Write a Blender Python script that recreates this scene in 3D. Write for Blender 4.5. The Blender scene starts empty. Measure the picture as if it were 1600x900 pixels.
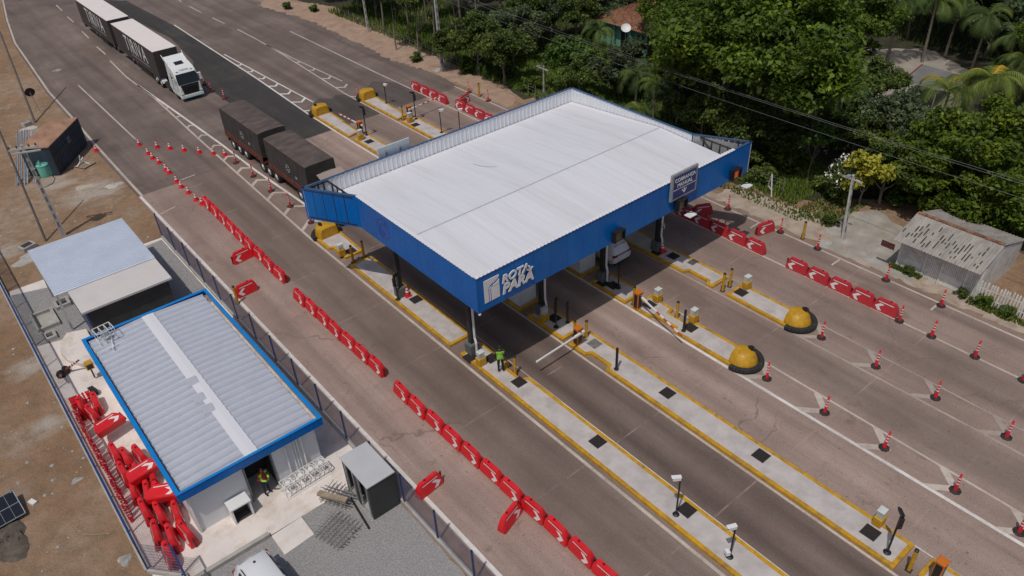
import bpy, bmesh, math, random
import numpy as np
from mathutils import Vector, Matrix
random.seed(7); RNG = np.random.default_rng(7)
SC = bpy.context.scene; COL = SC.collection
R = math.radians
# ---------------------------------------------------------------- camera, sky, sun, exposure
cd = bpy.data.cameras.new('camera'); cam = bpy.data.objects.new('camera', cd); COL.objects.link(cam)
cd.sensor_width = 36.0; cd.lens = 27.341; cd.clip_end = 3000; cd.clip_start = 0.5
cx_, cy_, cz_ = Vector((0.76799, -0.63910, -0.04179)), Vector((0.40039, 0.42817, 0.81016)), Vector((-0.49988, -0.63892, 0.58472))
M4 = Matrix((cx_, cy_, cz_)).transposed().to_4x4(); M4.translation = (0, 0, 29.0)
cam.matrix_world = M4; SC.camera = cam
SUNV = Vector((0.43, 0.20, -1.0))
elev = math.atan2(1.0, math.hypot(SUNV.x, SUNV.y)); azim = math.atan2(-SUNV.x, -SUNV.y)
W = bpy.data.worlds.new('World'); SC.world = W; W.use_nodes = True
nt = W.node_tree; nt.nodes.clear()
sky = nt.nodes.new('ShaderNodeTexSky'); sky.sky_type = 'NISHITA'; sky.sun_disc = False
sky.sun_elevation = elev; sky.sun_rotation = azim; sky.dust_density = 2.5; sky.air_density = 1.0
bg = nt.nodes.new('ShaderNodeBackground'); bg.inputs[1].default_value = 0.064
wo = nt.nodes.new('ShaderNodeOutputWorld')
nt.links.new(sky.outputs[0], bg.inputs[0]); nt.links.new(bg.outputs[0], wo.inputs[0])
sl = bpy.data.lights.new('sun', 'SUN'); sl.energy = 2.05; sl.angle = R(0.6); sl.color = (1.0, 0.95, 0.88)
so = bpy.data.objects.new('sun', sl); COL.objects.link(so); so.rotation_euler = SUNV.to_track_quat('-Z', 'Y').to_euler()
so.location = (-20, -10, 60)
SC.view_settings.view_transform = 'Standard'; SC.view_settings.look = 'None'
SC.view_settings.exposure = 0.0; SC.view_settings.gamma = 1.0; SC.view_settings.use_curve_mapping = False
SC.cycles.use_denoising = True

# ---------------------------------------------------------------- materials
MATS = {}
def newmat(name):
    m = bpy.data.materials.new(name); m.use_nodes = True; t = m.node_tree; t.nodes.clear()
    o = t.nodes.new('ShaderNodeOutputMaterial'); b = t.nodes.new('ShaderNodeBsdfPrincipled')
    t.links.new(b.outputs[0], o.inputs[0]); return m, t, b, o
def N(t, kind, **kw):
    n = t.nodes.new(kind)
    for k, v in kw.items():
        if k.startswith('i_'):
            key = k[2:]; n.inputs[int(key) if key.isdigit() else key].default_value = v
        else: setattr(n, k, v)
    return n
def ramp(t, src, stops):
    r = t.nodes.new('ShaderNodeValToRGB'); e = r.color_ramp.elements
    while len(e) > 1: e.remove(e[-1])
    e[0].position, c = stops[0]; e[0].color = c if len(c) == 4 else (*c, 1)
    for p, c in stops[1:]:
        q = e.new(p); q.color = c if len(c) == 4 else (*c, 1)
    t.links.new(src, r.inputs[0]); return r
def mix(t, fac, a, b, mode='MIX'):
    n = t.nodes.new('ShaderNodeMix'); n.data_type = 'RGBA'; n.blend_type = mode
    for s, v in ((0, fac), (6, a), (7, b)):
        if hasattr(v, 'is_linked') or hasattr(v, 'links'): t.links.new(v, n.inputs[s])
        elif s == 0: n.inputs[0].default_value = v
        else: n.inputs[s].default_value = (*v, 1) if len(v) == 3 else v
    return n.outputs[2]
def coords(t, scale=(1, 1, 1), world=False):
    if world: s = t.nodes.new('ShaderNodeNewGeometry').outputs['Position']
    else: s = t.nodes.new('ShaderNodeTexCoord').outputs['Object']
    m = N(t, 'ShaderNodeMapping'); m.inputs['Scale'].default_value = scale; t.links.new(s, m.inputs[0]); return m.outputs[0]
def noise(t, co, scale, detail=4, rough=.55):
    n = N(t, 'ShaderNodeTexNoise', i_Scale=scale, i_Detail=detail, i_Roughness=rough); t.links.new(co, n.inputs['Vector']); return n.outputs['Fac']
def mat(name, col, rough=.6, var=.15, scale=2.5, bump=0., bscale=30., metal=0., spec=.5, dirt=None, damt=.35, stretch=(1, 1, 1), world=False, coat=0., alpha=None, rand=0.):
    if name in MATS: return MATS[name]
    m, t, b, o = newmat(name)
    co = coords(t, stretch, world)
    f = noise(t, co, scale)
    lo = tuple(max(0, c * (1 - var)) for c in col); hi = tuple(min(1, c * (1 + var)) for c in col)
    r = ramp(t, f, [(.3, lo), (.7, hi)]); c = r.outputs[0]
    if dirt:
        f2 = noise(t, co, scale * .6 + .3, 6, .7); k = ramp(t, f2, [(.48, (0, 0, 0)), (.72, (damt,) * 3)])
        c = mix(t, k.outputs[0], c, dirt)
    if rand:
        oi = N(t, 'ShaderNodeObjectInfo'); hs = N(t, 'ShaderNodeHueSaturation'); mr = N(t, 'ShaderNodeMapRange', i_3=1 - rand, i_4=1 + rand * .4); t.links.new(oi.outputs['Random'], mr.inputs[0]); t.links.new(mr.outputs[0], hs.inputs['Value']); t.links.new(c, hs.inputs['Color']); c = hs.outputs[0]
    t.links.new(c, b.inputs['Base Color'])
    fr = noise(t, co, scale * 3)
    rr = N(t, 'ShaderNodeMapRange', i_3=max(.03, rough - .1), i_4=min(1, rough + .1)); t.links.new(fr, rr.inputs[0]); t.links.new(rr.outputs[0], b.inputs['Roughness'])
    b.inputs['Metallic'].default_value = metal; b.inputs['Specular IOR Level'].default_value = spec
    if coat: b.inputs['Coat Weight'].default_value = coat
    if alpha is not None: b.inputs['Alpha'].default_value = alpha
    if bump:
        fb = noise(t, co, bscale, 3); bp = N(t, 'ShaderNodeBump', i_Strength=bump, i_Distance=.05)
        t.links.new(fb, bp.inputs['Height']); t.links.new(bp.outputs[0], b.inputs['Normal'])
    MATS[name] = m; return m

def m_dirt():
    m, t, b, o = newmat('dirt')
    co = coords(t, world=True)
    f1 = noise(t, co, .12, 6, .6); f2 = noise(t, co, 1.3, 6, .65); f3 = noise(t, co, 7, 4, .7)
    c = ramp(t, f1, [(.3, (.27, .16, .09)), (.5, (.39, .25, .158)), (.66, (.46, .335, .245))]).outputs[0]
    c = mix(t, ramp(t, f2, [(.35, (.55, .55, .55)), (.65, (0, 0, 0))]).outputs[0], c, (.19, .135, .085))
    c = mix(t, ramp(t, f3, [(.60, (0, 0, 0)), (.74, (.7, .7, .7))]).outputs[0], c, (.48, .40, .32))
    f5 = noise(t, co, 19, 5, .75); c = mix(t, ramp(t, f5, [(.34, (.6,) * 3), (.48, (0, 0, 0))]).outputs[0], c, (.17, .11, .07))
    f4 = noise(t, co, .35, 5, .7); c = mix(t, ramp(t, f4, [(.58, (0, 0, 0)), (.74, (.6, .6, .6))]).outputs[0], c, (.38, .36, .33))
    gp = t.nodes.new('ShaderNodeNewGeometry').outputs['Position']                 # spilled lime and cement on the open ground by the road
    for ctr_, rad in (((8.5, 65, 0), 5.5), ((6.5, 69, 0), 4.), ((7.5, 82, 0), 2.5), ((1., 60, 0), 3.), ((-1., 45, 0), 2.5), ((-1.2, 39, 0), 2.)):
        vd = N(t, 'ShaderNodeVectorMath', operation='DISTANCE'); t.links.new(gp, vd.inputs[0]); vd.inputs[1].default_value = ctr_
        mrr = N(t, 'ShaderNodeMapRange', i_1=0., i_2=rad, i_3=1., i_4=0.); t.links.new(vd.outputs['Value'], mrr.inputs[0])
        mm = N(t, 'ShaderNodeMath', operation='MULTIPLY'); t.links.new(mrr.outputs[0], mm.inputs[0]); t.links.new(noise(t, coords(t, (.6, 1.1, 1), True), .9, 7, .65), mm.inputs[1])
        c = mix(t, ramp(t, mm.outputs[0], [(.24, (0, 0, 0)), (.46, (.85,) * 3)]).outputs[0], c, (.50, .44, .38))
    t.links.new(c, b.inputs['Base Color']); b.inputs['Roughness'].default_value = .95; b.inputs['Specular IOR Level'].default_value = .15
    bp = N(t, 'ShaderNodeBump', i_Strength=1., i_Distance=.22); t.links.new(noise(t, co, 1.6, 9, .75), bp.inputs['Height']); t.links.new(bp.outputs[0], b.inputs['Normal'])
    return m
def m_road(name, base, dark, light, track=.5, joints=True, lanes=False):
    m, t, b, o = newmat(name)
    co = coords(t, world=True); cs = coords(t, (1.5, .05, 1), True); cs2 = coords(t, (3, .10, 1), True)
    f1 = noise(t, co, .13, 8, .68); f2 = noise(t, cs, 1., 5, .6); f3 = noise(t, cs2, 1., 4, .6); f4 = noise(t, co, 24, 3, .7)
    c = ramp(t, f1, [(.32, dark), (.5, base), (.68, light)]).outputs[0]
    c = mix(t, ramp(t, f2, [(.36, (.5,) * 3), (.62, (0, 0, 0))]).outputs[0], c, dark)
    c = mix(t, ramp(t, f3, [(.52, (0, 0, 0)), (.8, (.22,) * 3)]).outputs[0], c, light)
    if track:   # oil and tyre stains that run along the lanes
        sx = N(t, 'ShaderNodeSeparateXYZ'); t.links.new(t.nodes.new('ShaderNodeNewGeometry').outputs['Position'], sx.inputs[0])
        a = N(t, 'ShaderNodeMath', operation='MULTIPLY_ADD', i_1=1 / 5.2, i_2=-(19.15) / 5.2); t.links.new(sx.outputs[0], a.inputs[0])
        fr = N(t, 'ShaderNodeMath', operation='FRACT'); t.links.new(a.outputs[0], fr.inputs[0])
        tr = ramp(t, fr.outputs[0], [(.0, (0, 0, 0)), (.22, (0, 0, 0)), (.33, (1, 1, 1)), (.43, (.55,) * 3), (.5, (.25,) * 3), (.58, (.55,) * 3), (.68, (1, 1, 1)), (.80, (0, 0, 0))]).outputs[0]
        nn = ramp(t, noise(t, coords(t, (.5, .06, 1), True), 1., 5, .6), [(.35, (.1,) * 3), (.62, (track,) * 3)]).outputs[0]
        c = mix(t, mix(t, 1., tr, nn, 'MULTIPLY'), c, tuple(d * .62 for d in dark))
    if lanes:   # each lane has worn and stained to its own grey
        sl_ = N(t, 'ShaderNodeSeparateXYZ'); t.links.new(t.nodes.new('ShaderNodeNewGeometry').outputs['Position'], sl_.inputs[0])
        wob = N(t, 'ShaderNodeMath', operation='MULTIPLY_ADD', i_1=1.6, i_2=-.8); t.links.new(noise(t, coords(t, (.35, .05, 1), True), 1., 5, .65), wob.inputs[0])
        ad = N(t, 'ShaderNodeMath', operation='ADD'); t.links.new(sl_.outputs[0], ad.inputs[0]); t.links.new(wob.outputs[0], ad.inputs[1])
        mr = N(t, 'ShaderNodeMapRange', i_1=10., i_2=43.); t.links.new(ad.outputs[0], mr.inputs[0])
        g = lambda x, v: ((x - 10) / 33, (v / 2,) * 3)
        lr = ramp(t, mr.outputs[0], [g(10.5, 1.42), g(12.5, 1.36), g(13.9, 1.2), g(15.2, .76), g(17.2, .82), g(19.5, .84), g(20.8, .56), g(21.8, .80), g(22.8, .54), g(24.2, .9), g(25.8, 1.3), g(27.2, 1.45), g(28.6, 1.28), g(31, 1.12), g(32, .88), g(33.2, 1.12), g(36, 1.12), g(37.5, .98), g(39, 1.08), g(42, 1.06)])
        m2 = N(t, 'ShaderNodeMath', operation='MULTIPLY', i_1=2.); t.links.new(lr.outputs[0], m2.inputs[0])
        vm = N(t, 'ShaderNodeVectorMath', operation='SCALE'); t.links.new(c, vm.inputs[0]); t.links.new(m2.outputs[0], vm.inputs['Scale']); c = vm.outputs[0]
    if joints:  # slab joints across the lanes
        sy = N(t, 'ShaderNodeSeparateXYZ'); t.links.new(t.nodes.new('ShaderNodeNewGeometry').outputs['Position'], sy.inputs[0])
        a = N(t, 'ShaderNodeMath', operation='MULTIPLY', i_1=1 / 6.0); t.links.new(sy.outputs[1], a.inputs[0])
        fr = N(t, 'ShaderNodeMath', operation='FRACT'); t.links.new(a.outputs[0], fr.inputs[0])
        j = ramp(t, fr.outputs[0], [(.0, (.5,) * 3), (.012, (.5,) * 3), (.016, (0, 0, 0))]).outputs[0]
        jm = mix(t, 1., j, ramp(t, noise(t, co, .5, 3), [(.45, (0, 0, 0)), (.6, (1, 1, 1))]).outputs[0], 'MULTIPLY')
        c = mix(t, jm, c, tuple(min(1, l * 1.25) for l in light))
    c = mix(t, ramp(t, f4, [(.36, (.6,) * 3), (.5, (0, 0, 0))]).outputs[0], c, tuple(d * .62 for d in dark)); c = mix(t, ramp(t, f4, [(.56, (0, 0, 0)), (.68, (.4,) * 3)]).outputs[0], c, light)
    f6 = noise(t, co, 5.5, 2, .5); c = mix(t, ramp(t, f6, [(.66, (0, 0, 0)), (.72, (.55,) * 3)]).outputs[0], c, tuple(d * .55 for d in dark))
    vo = N(t, 'ShaderNodeTexVoronoi', feature='DISTANCE_TO_EDGE', i_Scale=.16); wv = N(t, 'ShaderNodeVectorMath', operation='MULTIPLY_ADD'); nz = N(t, 'ShaderNodeTexNoise', i_Scale=.8, i_Detail=6.); t.links.new(co, nz.inputs['Vector']); t.links.new(nz.outputs['Color'], wv.inputs[0]); wv.inputs[1].default_value = (2.2, 2.2, 0); t.links.new(co, wv.inputs[2]); t.links.new(wv.outputs[0], vo.inputs['Vector'])
    ck = mix(t, 1., ramp(t, vo.outputs['Distance'], [(0., (.7,) * 3), (.004, (.45,) * 3), (.009, (0, 0, 0))]).outputs[0], ramp(t, noise(t, co, .09, 2), [(.5, (0, 0, 0)), (.6, (1, 1, 1))]).outputs[0], 'MULTIPLY')
    c = mix(t, ck, c, tuple(d * .72 for d in dark))
    sp = noise(t, co, .55, 7, .75); c = mix(t, ramp(t, sp, [(.60, (0, 0, 0)), (.70, (.6,) * 3)]).outputs[0], c, tuple(d * .62 for d in dark))
    bl = noise(t, coords(t, (1, .45, 1), True), .22, 3, .5); c = mix(t, ramp(t, bl, [(.63, (0, 0, 0)), (.66, (.45,) * 3)]).outputs[0], c, tuple(d * .75 for d in dark))
    t.links.new(c, b.inputs['Base Color']); b.inputs['Roughness'].default_value = .85; b.inputs['Specular IOR Level'].default_value = .25
    bp = N(t, 'ShaderNodeBump', i_Strength=.25, i_Distance=.02); t.links.new(f4, bp.inputs['Height']); t.links.new(bp.outputs[0], b.inputs['Normal'])
    return m
def m_paint(name, col, wear=.5, under=(.24, .19, .16)):
    m, t, b, o = newmat(name)
    co = coords(t, world=True)
    f = noise(t, co, 3.5, 7, .75); g = noise(t, co, .4, 3)
    k = mix(t, .5, ramp(t, f, [(.45, (0, 0, 0)), (.68, (1, 1, 1))]).outputs[0], ramp(t, g, [(.4, (0, 0, 0)), (.7, (1, 1, 1))]).outputs[0])
    k2 = mix(t, 1., k, (wear,) * 3, 'MULTIPLY')
    t.links.new(mix(t, k2, col, under), b.inputs['Base Color']); b.inputs['Roughness'].default_value = .7
    return m
def m_leaf(name, dark, light, extra=None, trans=.25):
    m, t, b, o = newmat(name)
    a = N(t, 'ShaderNodeAttribute', attribute_name='tint'); oi = N(t, 'ShaderNodeObjectInfo')
    st = [(0., dark), (.75, light), (1., extra or light)]
    c = ramp(t, a.outputs['Fac'], st).outputs[0]
    hs = N(t, 'ShaderNodeHueSaturation'); mr = N(t, 'ShaderNodeMapRange', i_3=1.15, i_4=1.75); t.links.new(oi.outputs['Random'], mr.inputs[0])
    t.links.new(mr.outputs[0], hs.inputs['Value']); t.links.new(c, hs.inputs['Color']); c = hs.outputs[0]
    t.links.new(c, b.inputs['Base Color']); b.inputs['Roughness'].default_value = .55; b.inputs['Specular IOR Level'].default_value = .3
    tr = N(t, 'ShaderNodeBsdfTranslucent'); t.links.new(c, tr.inputs[0]); ms = N(t, 'ShaderNodeMixShader', i_0=trans)
    t.links.new(b.outputs[0], ms.inputs[1]); t.links.new(tr.outputs[0], ms.inputs[2]); t.links.new(ms.outputs[0], o.inputs[0])
    return m
def m_glass(name, col, alpha=.35):
    m, t, b, o = newmat(name); b.inputs['Base Color'].default_value = (*col, 1); b.inputs['Roughness'].default_value = .12
    b.inputs['Alpha'].default_value = alpha; return m
def m_emit(name, col, s):
    m, t, b, o = newmat(name); b.inputs['Base Color'].default_value = (*col, 1)
    b.inputs['Emission Color'].default_value = (*col, 1); b.inputs['Emission Strength'].default_value = s; return m

DIRT = m_dirt()
CONC_ROAD = m_road('plaza_concrete', (.302, .224, .190), (.216, .156, .132), (.372, .286, .247), .7, True, True)
ASPH = m_road('old_asphalt', (.212, .162, .140), (.135, .104, .092), (.30, .235, .205), .55, False)
NEWASPH = m_road('new_asphalt', (.066, .060, .058), (.048, .044, .043), (.11, .096, .09), .25, False)
LINE = m_paint('white_road_paint', (.76, .72, .68), .6)
LINE_FAINT = m_paint('faint_road_paint', (.44, .37, .32), .95)
LINE_OLD = m_paint('worn_road_paint', (.58, .50, .43), .8)
YKERB = mat('yellow_kerb_paint', (.56, .30, .012), .6, .18, 3.2, dirt=(.20, .13, .06), damt=.85, world=True)
SLAB = mat('island_concrete', (.52, .475, .455), .85, .12, 1.2, .25, 40, dirt=(.36, .32, .29), damt=.8, world=True)
YARD = mat('yard_concrete', (.76, .69, .645), .9, .08, .6, .2, 30, dirt=(.46, .36, .25), damt=.75, world=True)
CEMENT = mat('cement', (.42, .40, .37), .9, .15, 2, .3, 30, dirt=(.28, .25, .21), world=True)
GRAVEL = mat('gravel', (.31, .30, .30), .95, .30, 14, .8, 18, world=True, dirt=(.24, .21, .18), damt=.5)
BLUE = mat('blue_cladding', (.0, .128, .46), .27, .12, .6, .14, 1.1, spec=.32, dirt=(.012, .16, .42), damt=.5, stretch=(1, 1, .5))
BLUEB = mat('bright_blue_trim', (.004, .22, .62), .35, .08, 1.2, dirt=(.04, .12, .3), damt=.3)
WHITEROOF = mat('white_roof_sheet', (.72, .72, .76), .55, .03, .35, stretch=(1.6, .12, 1), dirt=(.60, .59, .61), damt=.7)
WHITEPANEL = mat('white_ribbed_sheet', (.74, .75, .78), .45, .05, 1.)
GREYPANEL = mat('grey_back_sheet', (.38, .38, .38), .6, .1, 1.)
ROOFBLUE = mat('pale_blue_grey_sheet', (.62, .64, .70), .38, .06, .8, metal=.3, dirt=(.42, .43, .46), damt=.4)
ROOFBLUE2 = mat('pale_blue_ribbed_sheet', (.68, .73, .82), .4, .05, .8, metal=.2)
ZINC = mat('galvanised_steel', (.50, .52, .54), .42, .15, 5, metal=.6)
WHITE = mat('white_paint', (.76, .76, .75), .5, .05, 1.5, dirt=(.62, .59, .54), damt=.4)
WALLW = mat('white_wall', (.70, .71, .73), .75, .05, .8, dirt=(.56, .54, .50), damt=.4)
BLACK = mat('black_paint', (.016, .016, .018), .45, .2, 4)
RUBBER = mat('black_rubber', (.022, .022, .023), .85, .3, 4, dirt=(.09, .075, .06), damt=.5)
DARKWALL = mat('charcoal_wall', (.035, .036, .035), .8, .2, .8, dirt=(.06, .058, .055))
STEELDK = mat('dark_steel', (.03, .032, .034), .5, .2, 3)
NAVY = mat('navy_steel', (.014, .042, .15), .45, .2, 3)
NAVYBOX = mat('navy_container_paint', (.022, .046, .070), .6, .3, .7, dirt=(.06, .08, .09), stretch=(1, 1, .4))
RUST = mat('rusty_roof_sheet', (.36, .20, .13), .9, .35, 1.1, .4, 20, dirt=(.36, .24, .15), damt=.8, stretch=(1, .4, 1))
RED = mat('red_plastic', (.74, .014, .024), .5, .12, 2., dirt=(.40, .06, .055), damt=.6, rand=.10)
REDD = mat('faded_red_plastic', (.52, .032, .045), .5, .14, 2.2, dirt=(.26, .05, .04), damt=.5)
REFL = mat('white_band', (.78, .77, .75), .5, .08, 6)
ORANGE = mat('orange_enamel', (.60, .16, .015), .45, .12, 3, dirt=(.35, .10, .02))
YELLOW = mat('yellow_enamel', (.56, .30, .014), .5, .16, 3, dirt=(.25, .14, .04), damt=.7)
CLEARBOX = m_glass('clear_plastic', (.75, .8, .76), .55)
GLASS = mat('dark_glass', (.012, .014, .016), .08, .1, 2, spec=.7)
COVER = mat('iron_cover', (.022, .016, .015), .75, .3, 6, .4, 40)
TARP = mat('dark_tarpaulin', (.095, .072, .062), .8, .3, .9, .5, 3, dirt=(.16, .125, .11), damt=.6, stretch=(1, 2.2, 1))
TARPSIDE = mat('black_tarpaulin', (.050, .044, .041), .7, .25, 1.2, .5, 4)
TRAILERSIDE = mat('dark_curtain', (.055, .045, .040), .6, .12, 1.0, dirt=(.07, .06, .055))
TRAILERROOF = mat('cream_roof', (.82, .75, .71), .6, .04, .8, dirt=(.68, .60, .55))
REDFRAME = mat('red_brown_frame', (.22, .045, .025), .6, .25, 3, dirt=(.10, .06, .05))
CABWHITE = mat('white_cab_paint', (.80, .82, .81), .25, .03, 1, coat=.6)
TEAL = mat('teal_paint', (.02, .28, .24), .4, .1, 3)
RIM = mat('alloy_rim', (.70, .69, .67), .4, .1, 5)
CARWHITE = mat('white_car_paint', (.74, .75, .77), .22, .02, 1, coat=.8)
REDLAMP = mat('red_lamp', (.35, .01, .012), .2, .1, 6)
LAMPGLASS = mat('lamp_glass', (.55, .55, .5), .15, .1, 6)
SIGNBLUE = mat('sign_blue', (.022, .045, .20), .4, .06, 2)
GREENTANK = mat('mint_green_enamel', (.17, .52, .40), .45, .1, 3, dirt=(.10, .25, .18))
POLECONC = mat('pole_concrete', (.48, .47, .45), .85, .15, 2, .3, 20, dirt=(.26, .25, .23))
WOOD = mat('weathered_timber', (.32, .25, .18), .9, .25, 4, .3, 20, stretch=(1, 1, .3))
WOODW = mat('whitewashed_boards', (.72, .70, .66), .85, .12, 2.5, .2, 20, dirt=(.40, .34, .27), damt=.7)
OLDROOF = mat('weathered_fibre_cement', (.36, .33, .295), .95, .14, 1.5, .3, 20, dirt=(.17, .155, .14), damt=.8, stretch=(.35, 1.5, 1))
SLATE = mat('bare_dark_roof_patch', (.055, .05, .047), .95, .3, 5)
TILE = mat('clay_tiles', (.27, .125, .072), .9, .5, 3.2, .8, 9, dirt=(.07, .045, .035), damt=1.)
BRICK = mat('brown_brick', (.24, .15, .10), .9, .25, 5, .5, 14)
TEALWALL = mat('green_wall', (.16, .36, .30), .85, .12, 1.5)
LIME = mat('lime_heap', (.50, .46, .41), .95, .12, 2, .6, 12)
RUBBLE = mat('grey_rubble', (.34, .33, .31), .95, .3, 4, .5, 12)
SOLAR = mat('solar_cells', (.014, .016, .022), .15, .15, 4, spec=.6)
SKIN = mat('skin', (.23, .12, .075), .6, .1, 6)
CLOTHBLK = mat('black_cloth', (.012, .012, .014), .85, .25, 5)
CLOTHNAVY = mat('navy_cloth', (.012, .018, .045), .85, .25, 5)
CLOTHRED = mat('red_cloth', (.32, .012, .02), .85, .15, 5)
HIVIS = mat('lime_hi_vis', (.30, .68, .05), .7, .12, 5)
SILVER = mat('reflective_tape', (.62, .64, .60), .4, .1, 5)
LAWN = mat('lawn', (.085, .135, .022), .95, .4, .5, .6, 9, dirt=(.10, .12, .03), damt=.7, world=True)
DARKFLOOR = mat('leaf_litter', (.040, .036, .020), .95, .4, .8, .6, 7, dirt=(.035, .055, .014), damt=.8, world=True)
COURT = mat('swept_court', (.34, .30, .26), .95, .15, .6, .3, 12, dirt=(.22, .18, .14), world=True)
PURPLE = mat('faint_purple_mark', (.085, .06, .33), .4, .1, 3)
LEAF_DARK = m_leaf('leaf_deep_green', (.028, .050, .008), (.10, .155, .015), (.18, .24, .022), .38)
LEAF_ROUND = m_leaf('leaf_bright_green', (.034, .062, .008), (.12, .175, .014), (.24, .29, .02), .38)
LEAF_MID = m_leaf('leaf_mid_green', (.035, .056, .014), (.095, .135, .026), (.16, .20, .04), .35)
LEAF_GREY = m_leaf('leaf_grey_green', (.032, .048, .024), (.085, .115, .05), (.14, .17, .08), .35)
LEAF_LIGHT = m_leaf('leaf_light_green', (.035, .07, .014), (.10, .17, .03), (.17, .26, .05), .35)
LEAF_YEL = m_leaf('leaf_yellow', (.16, .17, .02), (.36, .34, .04), (.50, .46, .07), .35)
LEAF_PALM = m_leaf('palm_leaf', (.040, .066, .018), (.11, .165, .035), (.30, .23, .035), .4)
LEAF_PALMY = m_leaf('yellow_green_palm_leaf', (.06, .09, .018), (.18, .24, .04), (.46, .30, .035), .4)  # brighter, yellower leaf colour than the other palms, orange at the top end
PETAL = mat('white_petals', (.80, .78, .72), .7, .05, 5)
BARK = mat('pale_bark', (.20, .17, .135), .95, .25, 4, .5, 12, stretch=(1, 1, .3))
BARKD = mat('dark_bark', (.075, .058, .042), .95, .3, 4, .5, 12, stretch=(1, 1, .3))
GRASSB = m_leaf('grass_blade', (.045, .080, .014), (.11, .165, .026), (.20, .20, .05))

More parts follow.
